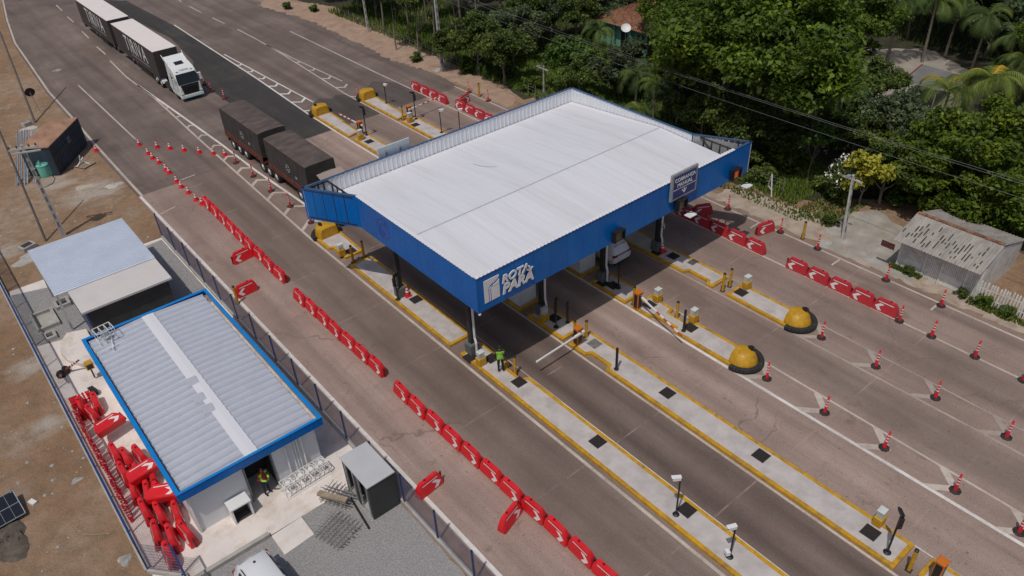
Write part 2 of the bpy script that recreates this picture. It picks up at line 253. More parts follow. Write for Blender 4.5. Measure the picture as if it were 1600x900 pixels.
# ---------------------------------------------------------------- mesh helpers
class MB:
    def __init__(s, ox=0., oy=0., oz=0.): s.v = []; s.f = []; s.m = []; s.o = (ox, oy, oz); s.k = 0
    def add(s, vs, fs, k=None):
        b = len(s.v); s.v += [tuple(v) for v in vs]
        for f in fs: s.f.append([i + b for i in f]); s.m.append(s.k if k is None else k)
        return s
    def box(s, x0, x1, y0, y1, z0, z1, k=None):
        return s.add([(x0, y0, z0), (x1, y0, z0), (x1, y1, z0), (x0, y1, z0), (x0, y0, z1), (x1, y0, z1), (x1, y1, z1), (x0, y1, z1)],
                     [(0, 3, 2, 1), (4, 5, 6, 7), (0, 1, 5, 4), (1, 2, 6, 5), (2, 3, 7, 6), (3, 0, 4, 7)], k)
    def bar(s, p0, p1, w, h=None, k=None, up=(0, 0, 1)):
        h = h or w; a = Vector(p0); b = Vector(p1); d = (b - a).normalized(); u = Vector(up)
        if abs(d.dot(u)) > .98: u = Vector((0, 1, 0))
        r = d.cross(u).normalized() * (w / 2); q = r.cross(d).normalized() * (h / 2); vs = []
        for p in (a, b): vs += [p - r - q, p + r - q, p + r + q, p - r + q]
        return s.add(vs, [(0, 3, 2, 1), (4, 5, 6, 7), (0, 1, 5, 4), (1, 2, 6, 5), (2, 3, 7, 6), (3, 0, 4, 7)], k)
    def cyl(s, p0, p1, r0, r1=None, n=10, k=None, cap=True):
        r1 = r0 if r1 is None else r1; a = Vector(p0); b = Vector(p1); d = (b - a).normalized()
        u = Vector((0, 0, 1)) if abs(d.z) < .95 else Vector((1, 0, 0)); e = d.cross(u).normalized(); g = d.cross(e); vs = []
        for p, r in ((a, r0), (b, r1)):
            for i in range(n):
                t = 2 * math.pi * i / n; vs.append(p + e * (r * math.cos(t)) + g * (r * math.sin(t)))
        fs = [(i, (i + 1) % n, n + (i + 1) % n, n + i) for i in range(n)]
        if cap: fs += [tuple(range(n - 1, -1, -1)), tuple(range(n, 2 * n))]
        return s.add(vs, fs, k)
    def tube(s, pts, r, n=6, k=None):
        for a, b in zip(pts[:-1], pts[1:]): s.cyl(a, b, r, r, n, k)
        return s
    def lathe(s, prof, c=(0, 0, 0), n=16, k=None, a0=0., a1=2 * math.pi, close=True):
        full = abs(a1 - a0 - 2 * math.pi) < 1e-6; m = n if full else n + 1; vs = []; fs = []
        for r, z in prof:
            for i in range(m):
                t = a0 + (a1 - a0) * i / n; vs.append((c[0] + r * math.cos(t), c[1] + r * math.sin(t), c[2] + z))
        for j in range(len(prof) - 1):
            for i in range(n):
                i2 = (i + 1) % m; fs.append((j * m + i, j * m + i2, (j + 1) * m + i2, (j + 1) * m + i))
        if not full: fs.append(tuple([j * m for j in range(len(prof))]) + tuple([j * m + m - 1 for j in range(len(prof) - 1, -1, -1)]))
        if full and close and prof[-1][0] > 1e-4: fs.append(tuple((len(prof) - 1) * m + i for i in range(m)))
        if full and close and prof[0][0] > 1e-4: fs.append(tuple(m - 1 - i for i in range(m)))
        return s.add(vs, fs, k)
    def prism(s, poly, z0, z1, k=None, bottom=True):
        n = len(poly); a = sum(poly[i][0] * poly[(i + 1) % n][1] - poly[(i + 1) % n][0] * poly[i][1] for i in range(n))
        if a < 0: poly = poly[::-1]
        vs = [(x, y, z0) for x, y in poly] + [(x, y, z1) for x, y in poly]
        fs = [(i, (i + 1) % n, n + (i + 1) % n, n + i) for i in range(n)] + [tuple(range(n, 2 * n))]
        if bottom: fs.append(tuple(range(n - 1, -1, -1)))
        return s.add(vs, fs, k)
    def plate(s, pts, th, k=None):          # convex polygon in space given a thickness along its normal
        P0 = [Vector(p) for p in pts]; nn = (P0[1] - P0[0]).cross(P0[2] - P0[1]).normalized() * th; n = len(P0)
        vs = P0 + [p - nn for p in P0]
        return s.add(vs, [tuple(range(n)), tuple(range(2 * n - 1, n - 1, -1))] + [((i + 1) % n, i, n + i, n + (i + 1) % n) for i in range(n)], k)
    def mesh(s, name, mats, smooth=False, bevel=0., seg=1):
        me = bpy.data.meshes.new(name); o = s.o
        me.from_pydata([(v[0] - o[0], v[1] - o[1], v[2] - o[2]) for v in s.v], [], s.f)
        for m in (mats if isinstance(mats, (list, tuple)) else [mats]): me.materials.append(m)
        me.polygons.foreach_set('material_index', s.m)
        if bevel:
            bm = bmesh.new(); bm.from_mesh(me); bmesh.ops.remove_doubles(bm, verts=bm.verts, dist=1e-5)
            ed = [e for e in bm.edges if len(e.link_faces) == 2 and e.calc_face_angle() > R(28)]
            bmesh.ops.bevel(bm, geom=ed, offset=bevel, segments=seg, affect='EDGES', clamp_overlap=True); bm.to_mesh(me); bm.free()
        if smooth:
            me.polygons.foreach_set('use_smooth', [True] * len(me.polygons))
            try: me.set_sharp_from_angle(angle=R(38))
            except Exception: pass
        me.update(); return me
def link(name, me, parent=None):
    o = bpy.data.objects.new(name, me); COL.objects.link(o)
    if parent: o.parent = parent
    return o
def thing(name, label, cat, loc=(0, 0, 0), rz=0., group=None):
    o = bpy.data.objects.new(name, None); COL.objects.link(o); o.empty_display_size = .3
    o.location = loc if len(loc) == 3 else (*loc, 0); o.rotation_euler = (0, 0, rz); o['label'] = label; o['category'] = cat
    if group: o['group'] = group
    return o
def part(mb, name, mats, parent, label=None, **kw):
    o = link(name, mb.mesh(name, mats, **kw), parent)
    if label: o['label'] = label
    return o
def solo(mb, name, label, cat, mats, loc=(0, 0, 0), rz=0., group=None, **kw):
    o = link(name, mb.mesh(name, mats, **kw)); o.location = loc if len(loc) == 3 else (*loc, 0); o.rotation_euler = (0, 0, rz)
    o['label'] = label; o['category'] = cat
    if group: o['group'] = group
    return o
def struct(mb, name, mats, kind='structure', **kw):
    o = link(name, mb.mesh(name, mats, **kw)); o['kind'] = kind; return o
def dup(root, loc, rz=0., label=None, rot=None):
    r = root.copy(); COL.objects.link(r); r.location = loc if len(loc) == 3 else (*loc, 0); r.rotation_euler = rot or (0, 0, rz)
    if label: r['label'] = label
    for ch in root.children:
        c = ch.copy(); COL.objects.link(c); c.parent = r
        for g in ch.children:
            d = g.copy(); COL.objects.link(d); d.parent = c
    return r
class Maker:                                 # first placement uses the prototype itself, the rest are copies
    def __init__(s, proto): s.p = proto; s.used = False
    def __call__(s, loc, rz=0., label=None, rot=None):
        if s.used: return dup(s.p, loc, rz, label, rot)
        s.used = True; s.p.location = loc if len(loc) == 3 else (*loc, 0); s.p.rotation_euler = rot or (0, 0, rz)
        if label: s.p['label'] = label
        return s.p
def text_mb(txt, size, origin, xd, yd, depth=.02, shear=0., bold=.0, align='LEFT'):
    c = bpy.data.curves.new('lettering', 'FONT'); c.body = txt; c.size = size; c.extrude = depth / 2; c.offset = bold; c.shear = shear; c.align_x = align
    c.resolution_u = 3; c.space_character = 1.18 if txt == 'TIRIVA' else 1.
    o = bpy.data.objects.new('lettering', c); COL.objects.link(o); dg = bpy.context.evaluated_depsgraph_get(); dg.update()
    me = bpy.data.meshes.new_from_object(o.evaluated_get(dg)); b = MB(); X = Vector(xd); Y = Vector(yd); Z = X.cross(Y); O = Vector(origin)
    b.add([O + X * v.co.x + Y * v.co.y + Z * (v.co.z + depth / 2) for v in me.vertices], [list(p.vertices) for p in me.polygons])
    bpy.data.objects.remove(o); bpy.data.curves.remove(c); bpy.data.meshes.remove(me); return b
def inset(poly, d):
    n = len(poly); a = sum(poly[i][0] * poly[(i + 1) % n][1] - poly[(i + 1) % n][0] * poly[i][1] for i in range(n))
    if a < 0: poly = poly[::-1]
    out = []
    for i in range(n):
        p0, p1, p2 = Vector(poly[i - 1]), Vector(poly[i]), Vector(poly[(i + 1) % n])
        d1 = (p1 - p0).normalized(); d2 = (p2 - p1).normalized(); n1 = Vector((-d1.y, d1.x)); n2 = Vector((-d2.y, d2.x))
        k = (n1 + n2); k = k / max(.25, (1 + n1.dot(n2))); out.append(tuple(p1 + k * d))
    return poly, out
def corr(mb, x0, x1, y0, y1, zf, pitch=.3, h=.04, along='y', k=None, ny=1):
    """ribbed sheet: ribs run along `along`, spaced by pitch the other way; zf(x,y) is its height"""
    a0, a1 = (x0, x1) if along == 'y' else (y0, y1); b0, b1 = (y0, y1) if along == 'y' else (x0, x1)
    n = max(1, int(round((a1 - a0) / pitch))); p = (a1 - a0) / n; cs = []
    for i in range(n):
        a = a0 + i * p; cs += [(a, 0), (a + p * .55, 0), (a + p * .68, h), (a + p * .87, h)]
    cs.append((a1, 0)); bs = [b0 + (b1 - b0) * j / ny for j in range(ny + 1)]; vs = []
    for b in bs:
        for a, dz in cs:
            x, y = (a, b) if along == 'y' else (b, a); vs.append((x, y, zf(x, y) + dz))
    m = len(cs); fs = []
    for j in range(ny):
        for i in range(m - 1):
            f = (j * m + i, j * m + i + 1, (j + 1) * m + i + 1, (j + 1) * m + i); fs.append(f if along == 'y' else f[::-1])
    return mb.add(vs, fs, k)
# ---------------------------------------------------------------- ground, roads, markings
def rough(poly, amp, step=.7, seed=1):
    """a ragged natural edge for earth, grass and gravel"""
    rg = random.Random(seed); out = []
    for (xa, ya), (xb, yb) in zip(poly, poly[1:] + poly[:1]):
        L = math.hypot(xb - xa, yb - ya); n = max(1, min(60, int(L / step)))
        for i in range(n): f = i / n; k = amp if L < 120 else 0; out.append((xa + (xb - xa) * f + rg.uniform(-k, k), ya + (yb - ya) * f + rg.uniform(-k, k)))
    return out
def sheet(poly, z, name, m, amp=0.):
    if amp: poly = rough(poly, amp, max(.35, amp * 1.6), len(poly))
    b = MB(); n = len(poly); a = sum(poly[i][0] * poly[(i + 1) % n][1] - poly[(i + 1) % n][0] * poly[i][1] for i in range(n))
    if a < 0: poly = poly[::-1]
    b.add([(x, y, z) for x, y in poly], [tuple(range(n))])
    me = b.mesh(name, m); bm = bmesh.new(); bm.from_mesh(me); bmesh.ops.triangulate(bm, faces=bm.faces); bm.to_mesh(me); bm.free()
    o = link(name, me); o['kind'] = 'structure'; return o
sheet([(-900, -600), (900, -600), (900, 1400), (-900, 1400)], 0., 'ground', DIRT)
sheet([(24, 420), (17.5, 180), (16.2, 137), (14.26, 125), (12.7, 113), (12.0, 102), (11.4, 91.9), (11.3, 83), (11.0, 75), (10.95, 61.6), (42.95, 61.6), (43.4, 66), (43.9, 72), (44.6, 80), (44.4, 92), (43.2, 101), (41.6, 112), (41, 137), (42, 180), (50, 420)], .004, 'asphalt_road', ASPH)
sheet([(10.92, -60), (42.95, -60), (42.95, 61.8), (10.92, 61.5)], .008, 'toll_plaza_pavement', CONC_ROAD)
sheet([(24.2, 61.8), (28.55, 61.8), (29.1, 79), (29.8, 104), (29.2, 122), (26.2, 126), (27.6, 100), (26.4, 89.6), (24.4, 85)], .012, 'new_asphalt_lane', NEWASPH)
sheet([(30.4, 61.8), (33.7, 61.8), (33.7, 68.3), (32.9, 69.0), (32.2, 68.4), (31.4, 69.3), (30.4, 68.8)], .012, 'asphalt_patch', m_road('patched_asphalt', (.115, .095, .085), (.08, .068, .062), (.16, .13, .118), .3, False))
sheet([(35.7, 62.0), (39.1, 62.0), (39.1, 67.5), (37.5, 69.5), (35.8, 68)], .012, 'asphalt_patch', m_road('patched_asphalt_b', (.125, .104, .094), (.09, .076, .07), (.17, .14, .125), .3, False))
sheet([(43.2, 20.6), (43.4, 15.0), (45.8, 15.9), (47.6, 17.6), (50.0, 20.2), (49.2, 22.0), (46.6, 22.4), (44.6, 21.9)], .006, 'gravel_driveway', mat('pale_gravel', (.36, .335, .30), .95, .25, .9, .6, 16, world=True, dirt=(.33, .25, .17), damt=.8), .35)
sheet([(42.98, 54), (43.4, 63), (43.2, 68), (42.4, 74), (42.8, 82), (43.0, 93), (41.4, 105), (44, 108), (48.2, 97), (48.0, 88), (47.8, 80), (46.6, 71), (46.2, 64), (45.3, 56)], .007, 'reddish_bank', mat('reddish_earth', (.37, .245, .175), .95, .2, .8, .5, 6, world=True, dirt=(.42, .33, .26), damt=.8), .28)
sheet([(42.98, 31), (43.2, 22), (43.1, 14), (43.0, 4), (44.2, 5), (44.3, 12), (45.2, 17), (46.2, 24), (45.9, 30)], .0055, 'pale_verge', mat('pale_sandy_earth', (.42, .345, .28), .95, .2, .9, .8, 9, world=True, dirt=(.27, .19, .125), damt=1.), .3)
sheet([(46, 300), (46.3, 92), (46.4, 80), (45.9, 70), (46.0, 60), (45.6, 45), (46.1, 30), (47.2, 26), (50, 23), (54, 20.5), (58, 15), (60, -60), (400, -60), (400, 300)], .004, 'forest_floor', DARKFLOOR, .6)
sheet([(46.2, 48), (47.5, 46), (55, 47), (60, 52), (61, 61), (55, 64), (48, 62), (46.6, 57)], .009, 'lawn', LAWN, .45)
sheet([(46.4, 27.8), (49, 25.2), (53, 27), (54, 34), (48, 36.5), (46.1, 34)], .009, 'lawn', LAWN, .45)
sheet([(78, 41), (72, 40), (69, 33), (67, 28), (72, 25.5), (81, 29), (84, 35)], .009, 'swept_court', COURT, .5)
# yard of the office
sheet([(-.1, 25.0), (1.0, 24.5), (10.15, 24.5), (10.15, 53.9), (.1, 54.2), (-.1, 53)], .02, 'yard_pavement', YARD)
sheet([(.05, 53.6), (3.1, 52.6), (3.1, 45.2), (2.2, 45.4), (1.5, 46.2), (.02, 46.6)], .03, 'gravel_bed', GRAVEL)
sheet([(7.9, 53.4), (10.05, 53.6), (10.05, 42.8), (9.3, 42.8), (7.95, 43.3)], .03, 'gravel_bed', GRAVEL)
sheet([(4.75, 24.42), (6.1, 24.42), (6.3, 24.5), (8.4, 24.5), (8.5, 25.2), (10.05, 25.2), (10.05, -10), (1.0, -10), (1.0, 24.42), (4.7, 24.42)], .012, 'gravel_bed', GRAVEL, .05)
b = MB(); b.prism([(4.7, 23.1), (6.2, 23.2), (6.2, 24.45), (4.7, 24.4)], .0, .07); struct(b, 'concrete_ramp', YARD)
b = MB(); b.box(1.0, 4.65, 24.42, 24.62, 0, .22); struct(b, 'yard_kerb', CEMENT)
# rounded raised slab, three open inspection boxes, drainage channel
b = MB(); pts = [(1.75, 46.3), (1.2, 45.6), (.95, 44.6), (1.1, 43.5), (1.6, 42.6), (2.4, 42.3), (2.75, 42.9), (2.75, 45.9)]
b.prism(pts, 0, .3); struct(b, 'raised_slab', YARD)
def pit(x0, x1, y0, y1, label):
    t = thing('inspection_pit', label, 'inspection box', ((x0 + x1) / 2, (y0 + y1) / 2, 0), 0, 'open inspection boxes in the gravel')
    w, d = (x1 - x0) / 2, (y1 - y0) / 2; b = MB(); e = .17
    b.box(-w, w, -d, -d + e, 0, .26); b.box(-w, w, d - e, d, 0, .26); b.box(-w, -w + e, -d + e, d - e, 0, .26); b.box(w - e, w, -d + e, d - e, 0, .26)
    part(b, 'rim', CEMENT, t); b = MB(); b.box(-w + e, w - e, -d + e, d - e, 0, .05); part(b, 'floor', DARKWALL if w < .6 else CEMENT, t)
pit(.45, 1.75, 47.9, 50.0, 'large open concrete inspection box in the grey gravel bed')
pit(1.95, 2.85, 49.6, 50.6, 'small open concrete inspection box beside the pale roofed building')
pit(.55, 1.25, 46.55, 47.35, 'small open concrete inspection box beside the raised rounded slab')

mk = MB(); mo = MB(); mf = MB()
def line(pts, w=.13, b=mk, z=.017):
    for (x0, y0), (x1, y1) in zip(pts[:-1], pts[1:]):
        d = Vector((x1 - x0, y1 - y0)).normalized(); n = Vector((-d.y, d.x)) * w / 2
        b.add([(x0 - n.x, y0 - n.y, z), (x1 - n.x, y1 - n.y, z), (x1 + n.x, y1 + n.y, z), (x0 + n.x, y0 + n.y, z)][::-1], [(0, 1, 2, 3)])
def lerp(pts, y):
    pts = sorted(pts, key=lambda p: p[1])
    for (x0, y0), (x1, y1) in zip(pts[:-1], pts[1:]):
        if y0 <= y <= y1: return x0 + (x1 - x0) * (y - y0) / (y1 - y0)
    return pts[0][0] if y < pts[0][1] else pts[-1][0]
def hatch(left, right, ys, sg, b=mk, w=.34, apex=None):
    for i, y in enumerate(ys):
        xl, xr = lerp(left, y), lerp(right, y)
        if xr - xl < .35: continue
        xm = (xl + xr) / 2; d = sg * (xr - xl) * (.52 if w > .4 else .42)
        for (xa, ya), (xb, yb) in (((xl + .07, y), (xm, y + d)), ((xm, y + d), (xr - .07, y))):
            b.add([(xa, ya - w / 2, .021), (xb, yb - w / 2, .021), (xb, yb + w / 2, .021), (xa, ya + w / 2, .021)], [(0, 1, 2, 3)])
line([(16.4, 137.2), (14.5, 125.1), (12.95, 113.2), (12.3, 102), (11.7, 91.9), (11.6, 83.2), (11.4, 75.4), (11.25, 61.4)], .2, mo)
line([(11.12, 61.4), (11.12, -20)], .22)
for a, c in (((21.35, 127.68), (21.15, 123.87)), ((20.89, 120.31), (20.77, 116.77)), ((20.43, 111.72), (20.23, 107.94)), ((19.95, 103.78), (19.86, 99.97)), ((34.53, 112.07), (34.53, 107.76)), ((34.64, 104.36), (34.75, 100.70)), ((34.91, 97.14), (34.92, 91.80)), ((34.83, 118.66), (34.62, 115.14))): line([a, c], .16, mo)
H1L = [(19.54, 97.21), (19.18, 90.41), (19.30, 82.11), (18.75, 67.70), (18.40, 55.85), (18.12, 46.2), (18.14, -20)]
H1R = [(19.26, 86.88), (19.60, 75.44), (19.82, 66.26), (19.86, 59.03), (20.15, 51.60), (20.25, 46)]
line(H1L, .17, mo); line(H1R, .2); hatch(H1L, H1R, [47.6 + 3.05 * i for i in range(13)], 1, mo, .36)
line([(14.57, 91.73), (14.49, 72.88)], .14, mo)
H2L = [(29.90, 105.22), (29.24, 79.43), (28.64, 65.88), (28.55, 58.6), (28.5, 41)]; H2R = [(29.88, 89.36), (30.08, 81.26), (30.43, 68.87)]
line(H2L, .17); line(H2R, .15); hatch(H2L, H2R, [67.6 + 2.85 * i for i in range(7)], -1)
H3L = [(34.92, 91.80), (34.71, 84.55), (33.78, 68.47), (33.75, 60), (33.72, 41)]; H3R = [(34.80, 88.91), (34.97, 80.38), (35.32, 71.81)]
line(H3L, .15, mo); line(H3R, .14, mo); hatch(H3L, H3R, [67.4 + 3.3 * i for i in range(6)], -1, mo)
line([(39.19, 91.41), (39.13, 72.36), (39.18, 65.08), (39.2, 54), (39.2, -20)], .15, mo); line([(42.67, 62.22), (42.62, 54.05), (42.55, 40), (42.5, -20)], .15, mo)
line([(23.42, 62), (23.42, -10)], .14, mo); line([(20.16, 41), (20.16, 22)], .05, mo); line([(20.14, 22), (20.14, -10)], .05); line([(25.36, 25), (25.36, -10)], .06)
H4L = [(28.66, 40), (28.68, 17), (28.78, -12)]; H4R = [(30.55, 25), (30.52, 16.3), (30.35, 3.2), (30.2, -12)]
line(H4L, .19); line(H4R, .13, mo); hatch(H4L, H4R, [16.85, 13.4, 10.05, 6.7, 3.5, .3, -3], -1, mo, .52)
H5L = [(33.75, 40), (33.8, 17.2), (33.87, 6.9), (33.8, -12)]; H5R = [(35.65, 25), (35.62, 16.3), (35.5, 5.7), (35.4, -12)]
line(H5L, .14, mf); line(H5R, .11, mf); hatch(H5L, H5R, [16.75, 13.4, 10.1, 6.6, 3.3, 0, -3], -1, mf, .46)
for y in (13.0, 19.5, 25.8, 32.): line([(41.5, y), (42.5, y)], .12, mo)
line([(11.3, 57.4), (12.6, 57.8)], .12, mo); line([(14.4, 61.9), (15.8, 62.0)], .12, mo)
struct(mk, 'road_marking', LINE); struct(mo, 'road_marking', LINE_OLD); struct(mf, 'road_marking', LINE_FAINT)

# ---------------------------------------------------------------- toll canopy
CX, CY = 27.8, 32.8; ZT, ZB = 7.3, 5.2; XL, XR, YF, YR = 17.70, 37.90, 25.45, 40.10
canopy = thing('toll_canopy', 'large white roofed toll canopy with blue fascia over the lanes', 'toll canopy', (CX, CY, 0))
def cmb(): return MB(CX, CY, 0)
def zroof(x, y):
    yr = 31.4
    return 6.95 - (yr - y) * .045 if y < yr else 6.95 - (y - yr) * .078
b = cmb(); corr(b, XL + .14, XR - .14, YF + .14, 31.4, zroof, .5, .0035); corr(b, XL + .14, XR - .14, 31.4, YR - .14, zroof, .5, .0035)
rf = part(b, 'roof', WHITEROOF, canopy)
b = cmb(); b.add([(XL + .15, 31.36, 6.962), (XR - .15, 31.36, 6.962), (XR - .15, 31.4, 6.968), (XL + .15, 31.4, 6.968), (XR - .15, 31.44, 6.961), (XL + .15, 31.44, 6.961)], [(0, 1, 2, 3), (3, 2, 4, 5)])
part(b, 'ridge_flashing', mat('grey_flashing', (.46, .46, .50), .6), rf)
b = cmb(); b.tube([(26.0, 36.6, 6.60), (26.05, 36.0, 6.64), (26.3, 35.4, 6.68), (26.7, 35.0, 6.72)], .008, 4); part(b, 'loose_cable', BLACK, rf)
outl = [((XL, YF), (39.6, YF)), ((39.6, YF), (XR, 28.75)), ((XR, 28.75), (XR, YR)), ((XR, YR), (15.85, YR)), ((15.85, YR), (XL, 36.9)), ((XL, 36.9), (XL, YF))]
names = ['front_fascia', 'wing_fascia', 'side_fascia', 'rear_fascia', 'wing_fascia', 'side_fascia']
for (p0, p1), nm in zip(outl, names):
    a, c = Vector(p0), Vector(p1); d = (c - a).normalized(); n = Vector((d.y, -d.x)); th = .07; b = cmb()   # n points outward (counter-clockwise outline)
    L = (c - a).length; ns = max(1, round(L / 1.25)); g = .006
    for i in range(ns):
        q0 = a + d * (L * i / ns + g); q1 = a + d * (L * (i + 1) / ns - g)
        b.prism([tuple(q0), tuple(q1), tuple(q1 - n * th), tuple(q0 - n * th)], ZB, ZT)
    fo = part(b, nm, BLUE, canopy)
    b = cmb(); m_ = int(L / .34)                                   # ribbed sheet on the inner side
    vs = []; fs = []
    for i in range(m_):
        for s_, t_ in ((0, 0), (.55, 0), (.68, .03), (.87, .03)):
            q = a + d * ((i + s_) * L / m_) - n * (th + .012 + t_); vs += [(q.x, q.y, ZB + .02), (q.x, q.y, ZT - .03)]
    for i in range(len(vs) // 2 - 1): fs.append((2 * i, 2 * i + 1, 2 * i + 3, 2 * i + 2))
    part(b.add(vs, fs), 'lining', GREYPANEL if nm == 'wing_fascia' else WHITEPANEL, fo)
    b = cmb(); b.prism([tuple(a + n * .02), tuple(c + n * .02), tuple(c - n * .14), tuple(a - n * .14)], ZT + .002, ZT + .035)
    part(b, 'cap_strip', mat('cap_blue', (.05, .10, .20), .5), fo)
# the roof sheet ends seen above the front and left fascia as a fine toothed edge
b = cmb()
corr(b, XL, XR, YF - .04, YF + .2, lambda x, y: ZT + .04, .25, .03, 'y'); corr(b, XL - .04, XL + .2, YF + .21, 36.9, lambda x, y: ZT + .04, .25, .03, 'x')
part(b, 'toothed_trim', WHITEROOF, canopy)
b = cmb(); b.box(XL + .1, XR - .1, YF + .1, YR - .1, ZB + .12, ZB + .2); part(b, 'ceiling', GREYPANEL, canopy)
for (p, q, r) in (((15.95, 40.0), (17.6, 37.1), (17.55, 40.0)), ((39.4, 25.6), (38.05, 28.5), (38.05, 25.6))):
    b = cmb()                                                          # open steel frames in the two wings
    for t in (.18, .38, .6, .82):
        for a, c in ((p, q), (p, r), (r, q)):
            x, y = a[0] + (c[0] - a[0]) * t, a[1] + (c[1] - a[1]) * t; b.bar((x, y, ZB + .1), (x, y, ZT - .05), .07)
    for a, c in ((p, q), (p, r), (r, q)):
        for z in (ZB + .15, ZT - .12): b.bar((*a, z), (*c, z), .08)
    for t in (.2, .6): b.bar((p[0] + (r[0] - p[0]) * t, p[1] + (r[1] - p[1]) * t, ZB + .15), (p[0] + (r[0] - p[0]) * (t + .25), p[1] + (r[1] - p[1]) * (t + .25), ZT - .12), .06)
    part(b, 'wing_frame', STEELDK, canopy)
for x in (19.05, 24.35, 29.5, 34.65):
    for y in (28.3, 35.75):
        b = cmb(); b.box(x - .14, x + .14, y - .14, y + .14, .85, ZB + .12); c_ = part(b, 'column', STEELDK, canopy)
        b = cmb(); b.box(x - .32, x + .32, y - .3, y + .3, .1, .85); part(b, 'plinth', mat('grey_plinth', (.12, .13, .125), .8), c_, bevel=.03)
        if y < 30: b = cmb(); b.tube([(x + .06, y - .24, ZB), (x + .06, y - .24, 1.3), (x + .02, y - .4, 1.0), (x + .02, y - .4, .2)], .07, 8); part(b, 'drain_pipe', WHITE, c_)
# lettering on the fascia: square road emblem and two lines of letters
b = cmb(); yq = YF - .03
def fp(pts, y0=yq, th=.05, k=None):                                        # plate on the front face, pts (x,z), counter-clockwise from the front
    b.plate([(x, y0, z) for x, z in pts], th, k)
fp([(18.14, 5.62), (18.40, 5.62), (18.40, 6.42), (18.55, 6.60), (18.80, 6.66), (18.95, 6.74), (19.10, 6.85), (19.10, 6.96), (18.14, 6.96)][::1])
fp([(18.46, 5.62), (18.52, 5.62), (18.52, 6.33), (18.62, 6.50), (18.46, 6.38)])
fp([(18.58, 5.62), (19.10, 5.62), (19.10, 6.40), (18.66, 6.40), (18.58, 6.30)])
fp([(18.68, 6.43), (19.10, 6.43), (19.10, 6.72), (18.98, 6.62), (18.84, 6.55), (18.70, 6.52)])
em = part(b, 'road_emblem', WHITE, canopy)
def ftext(s, sz, x, z, sh, bold):
    t = text_mb(s, sz, (x, YF - .06, z), (1, 0, 0), (0, 0, 1), .05, sh, bold); t.o = (CX, CY, 0); return t
part(ftext('ROTA', .66, 19.22, 6.36, .18, .022), 'lettering', WHITE, canopy); part(ftext('do', .34, 20.72, 6.46, .18, .012), 'lettering', WHITE, canopy)
part(ftext('PARÁ', .84, 19.22, 5.70, .18, .03), 'lettering', WHITE, canopy)
b = cmb(); x = XL - .012                                                  # faint purple mark on the left fascia
def ring(yc, zc, r, w, a0=0, a1=360, n=22):
    for i in range(n):
        t0, t1 = R(a0 + (a1 - a0) * i / n), R(a0 + (a1 - a0) * (i + 1) / n)
        b.add([(x, yc - (r - w) * math.cos(t0), zc + (r - w) * math.sin(t0)), (x, yc - (r + w) * math.cos(t0), zc + (r + w) * math.sin(t0)), (x, yc - (r + w) * math.cos(t1), zc + (r + w) * math.sin(t1)), (x, yc - (r - w) * math.cos(t1), zc + (r - w) * math.sin(t1))], [(0, 1, 2, 3)])
ring(34.1, 6.35, .62, .035); ring(34.1, 6.35, .34, .03, 20, 320); ring(34.35, 6.05, .25, .025, 180, 420); ring(33.75, 6.65, .22, .025, 0, 270)
part(b, 'faint_mark', PURPLE, canopy)
# hanging sign, lane signals, floodlights
t = thing('overhead_sign', 'blue framed sign reading COBRANÇA MANUAL on the canopy front', 'sign', (32.97, 25.3, 6.92))
b = MB(); b.box(-1.16, 1.16, -.05, .10, -.86, .88); b.box(-.9, -.8, .09, .2, -.6, .4); b.box(.8, .9, .09, .2, -.6, .4); part(b, 'frame', mat('sign_frame', (.36, .37, .38), .5, metal=.3), t, bevel=.02)
b = MB(); b.box(-.98, .98, -.062, -.048, -.70, .72); fc = part(b, 'face', SIGNBLUE, t)
part(text_mb('COBRANÇA', .33, (0, -.068, .33), (1, 0, 0), (0, 0, 1), .012, 0, .004, 'CENTER'), 'lettering', WHITE, fc)
part(text_mb('MANUAL', .33, (0, -.068, -.03), (1, 0, 0), (0, 0, 1), .012, 0, .004, 'CENTER'), 'lettering', WHITE, fc)
b = MB(); b.box(-.98, .98, -.07, -.063, -.18, -.15); b.box(-.05, .05, -.07, -.063, -.46, -.24); b.plate([(-.05, -.07, -.40), (-.22, -.07, -.40), (-.22, -.07, -.30), (-.05, -.07, -.46)], .006)
b.add([(-.2, -.071, -.36), (0, -.071, -.60), (.2, -.071, -.36), (.2, -.071, -.26), (0, -.071, -.47), (-.2, -.071, -.26)], [(0, 1, 4, 5), (1, 2, 3, 4)]); part(b, 'arrow', WHITE, fc)
SIGRED = m_emit('signal_red_leds', (.75, .12, .03), .25)
def lane_signal(x, z, label, lit):
    t = thing('lane_signal', label, 'lane signal', (x, 25.3, z), 0, 'lane signals along the canopy front')
    b = MB(); b.box(-.36, .36, -.12, .1, -.38, .38); part(b, 'housing', BLACK, t, bevel=.02)
    b = MB(); b.box(-.38, .38, -.34, -.12, .36, .40); b.box(-.38, -.35, -.3, -.12, -.3, .36); b.box(.35, .38, -.3, -.12, -.3, .36); part(b, 'hood', BLACK, t)
    b = MB(); b.box(-.27, .27, -.128, -.118, -.27, .27); part(b, 'display', SIGRED if lit else mat('unlit_display', (.13, .12, .06), .35, .2, 8), t)
lane_signal(27.43, 5.72, 'unlit black lane signal above the white car under the canopy', False)
lane_signal(32.75, 5.62, 'unlit black lane signal just below the blue COBRANÇA MANUAL sign', False)
lane_signal(37.9, 5.75, 'black lane signal with red display near the canopy wing tip', True)
t = thing('overhead_sign', 'pale grey back of a sign board standing behind the rear canopy edge', 'sign', (22.63, 40.42, 7.0))
b = MB(); b.box(-1.19, 1.19, -.05, .05, -.9, .86); part(b, 'board', mat('pale_board', (.50, .56, .60), .5, .08, 2), t, bevel=.02)
for x in (-.7, .35): b = MB(); b.box(x - .04, x + .04, -.12, -.05, -.9, .70); part(b, 'rail', ZINC, t)
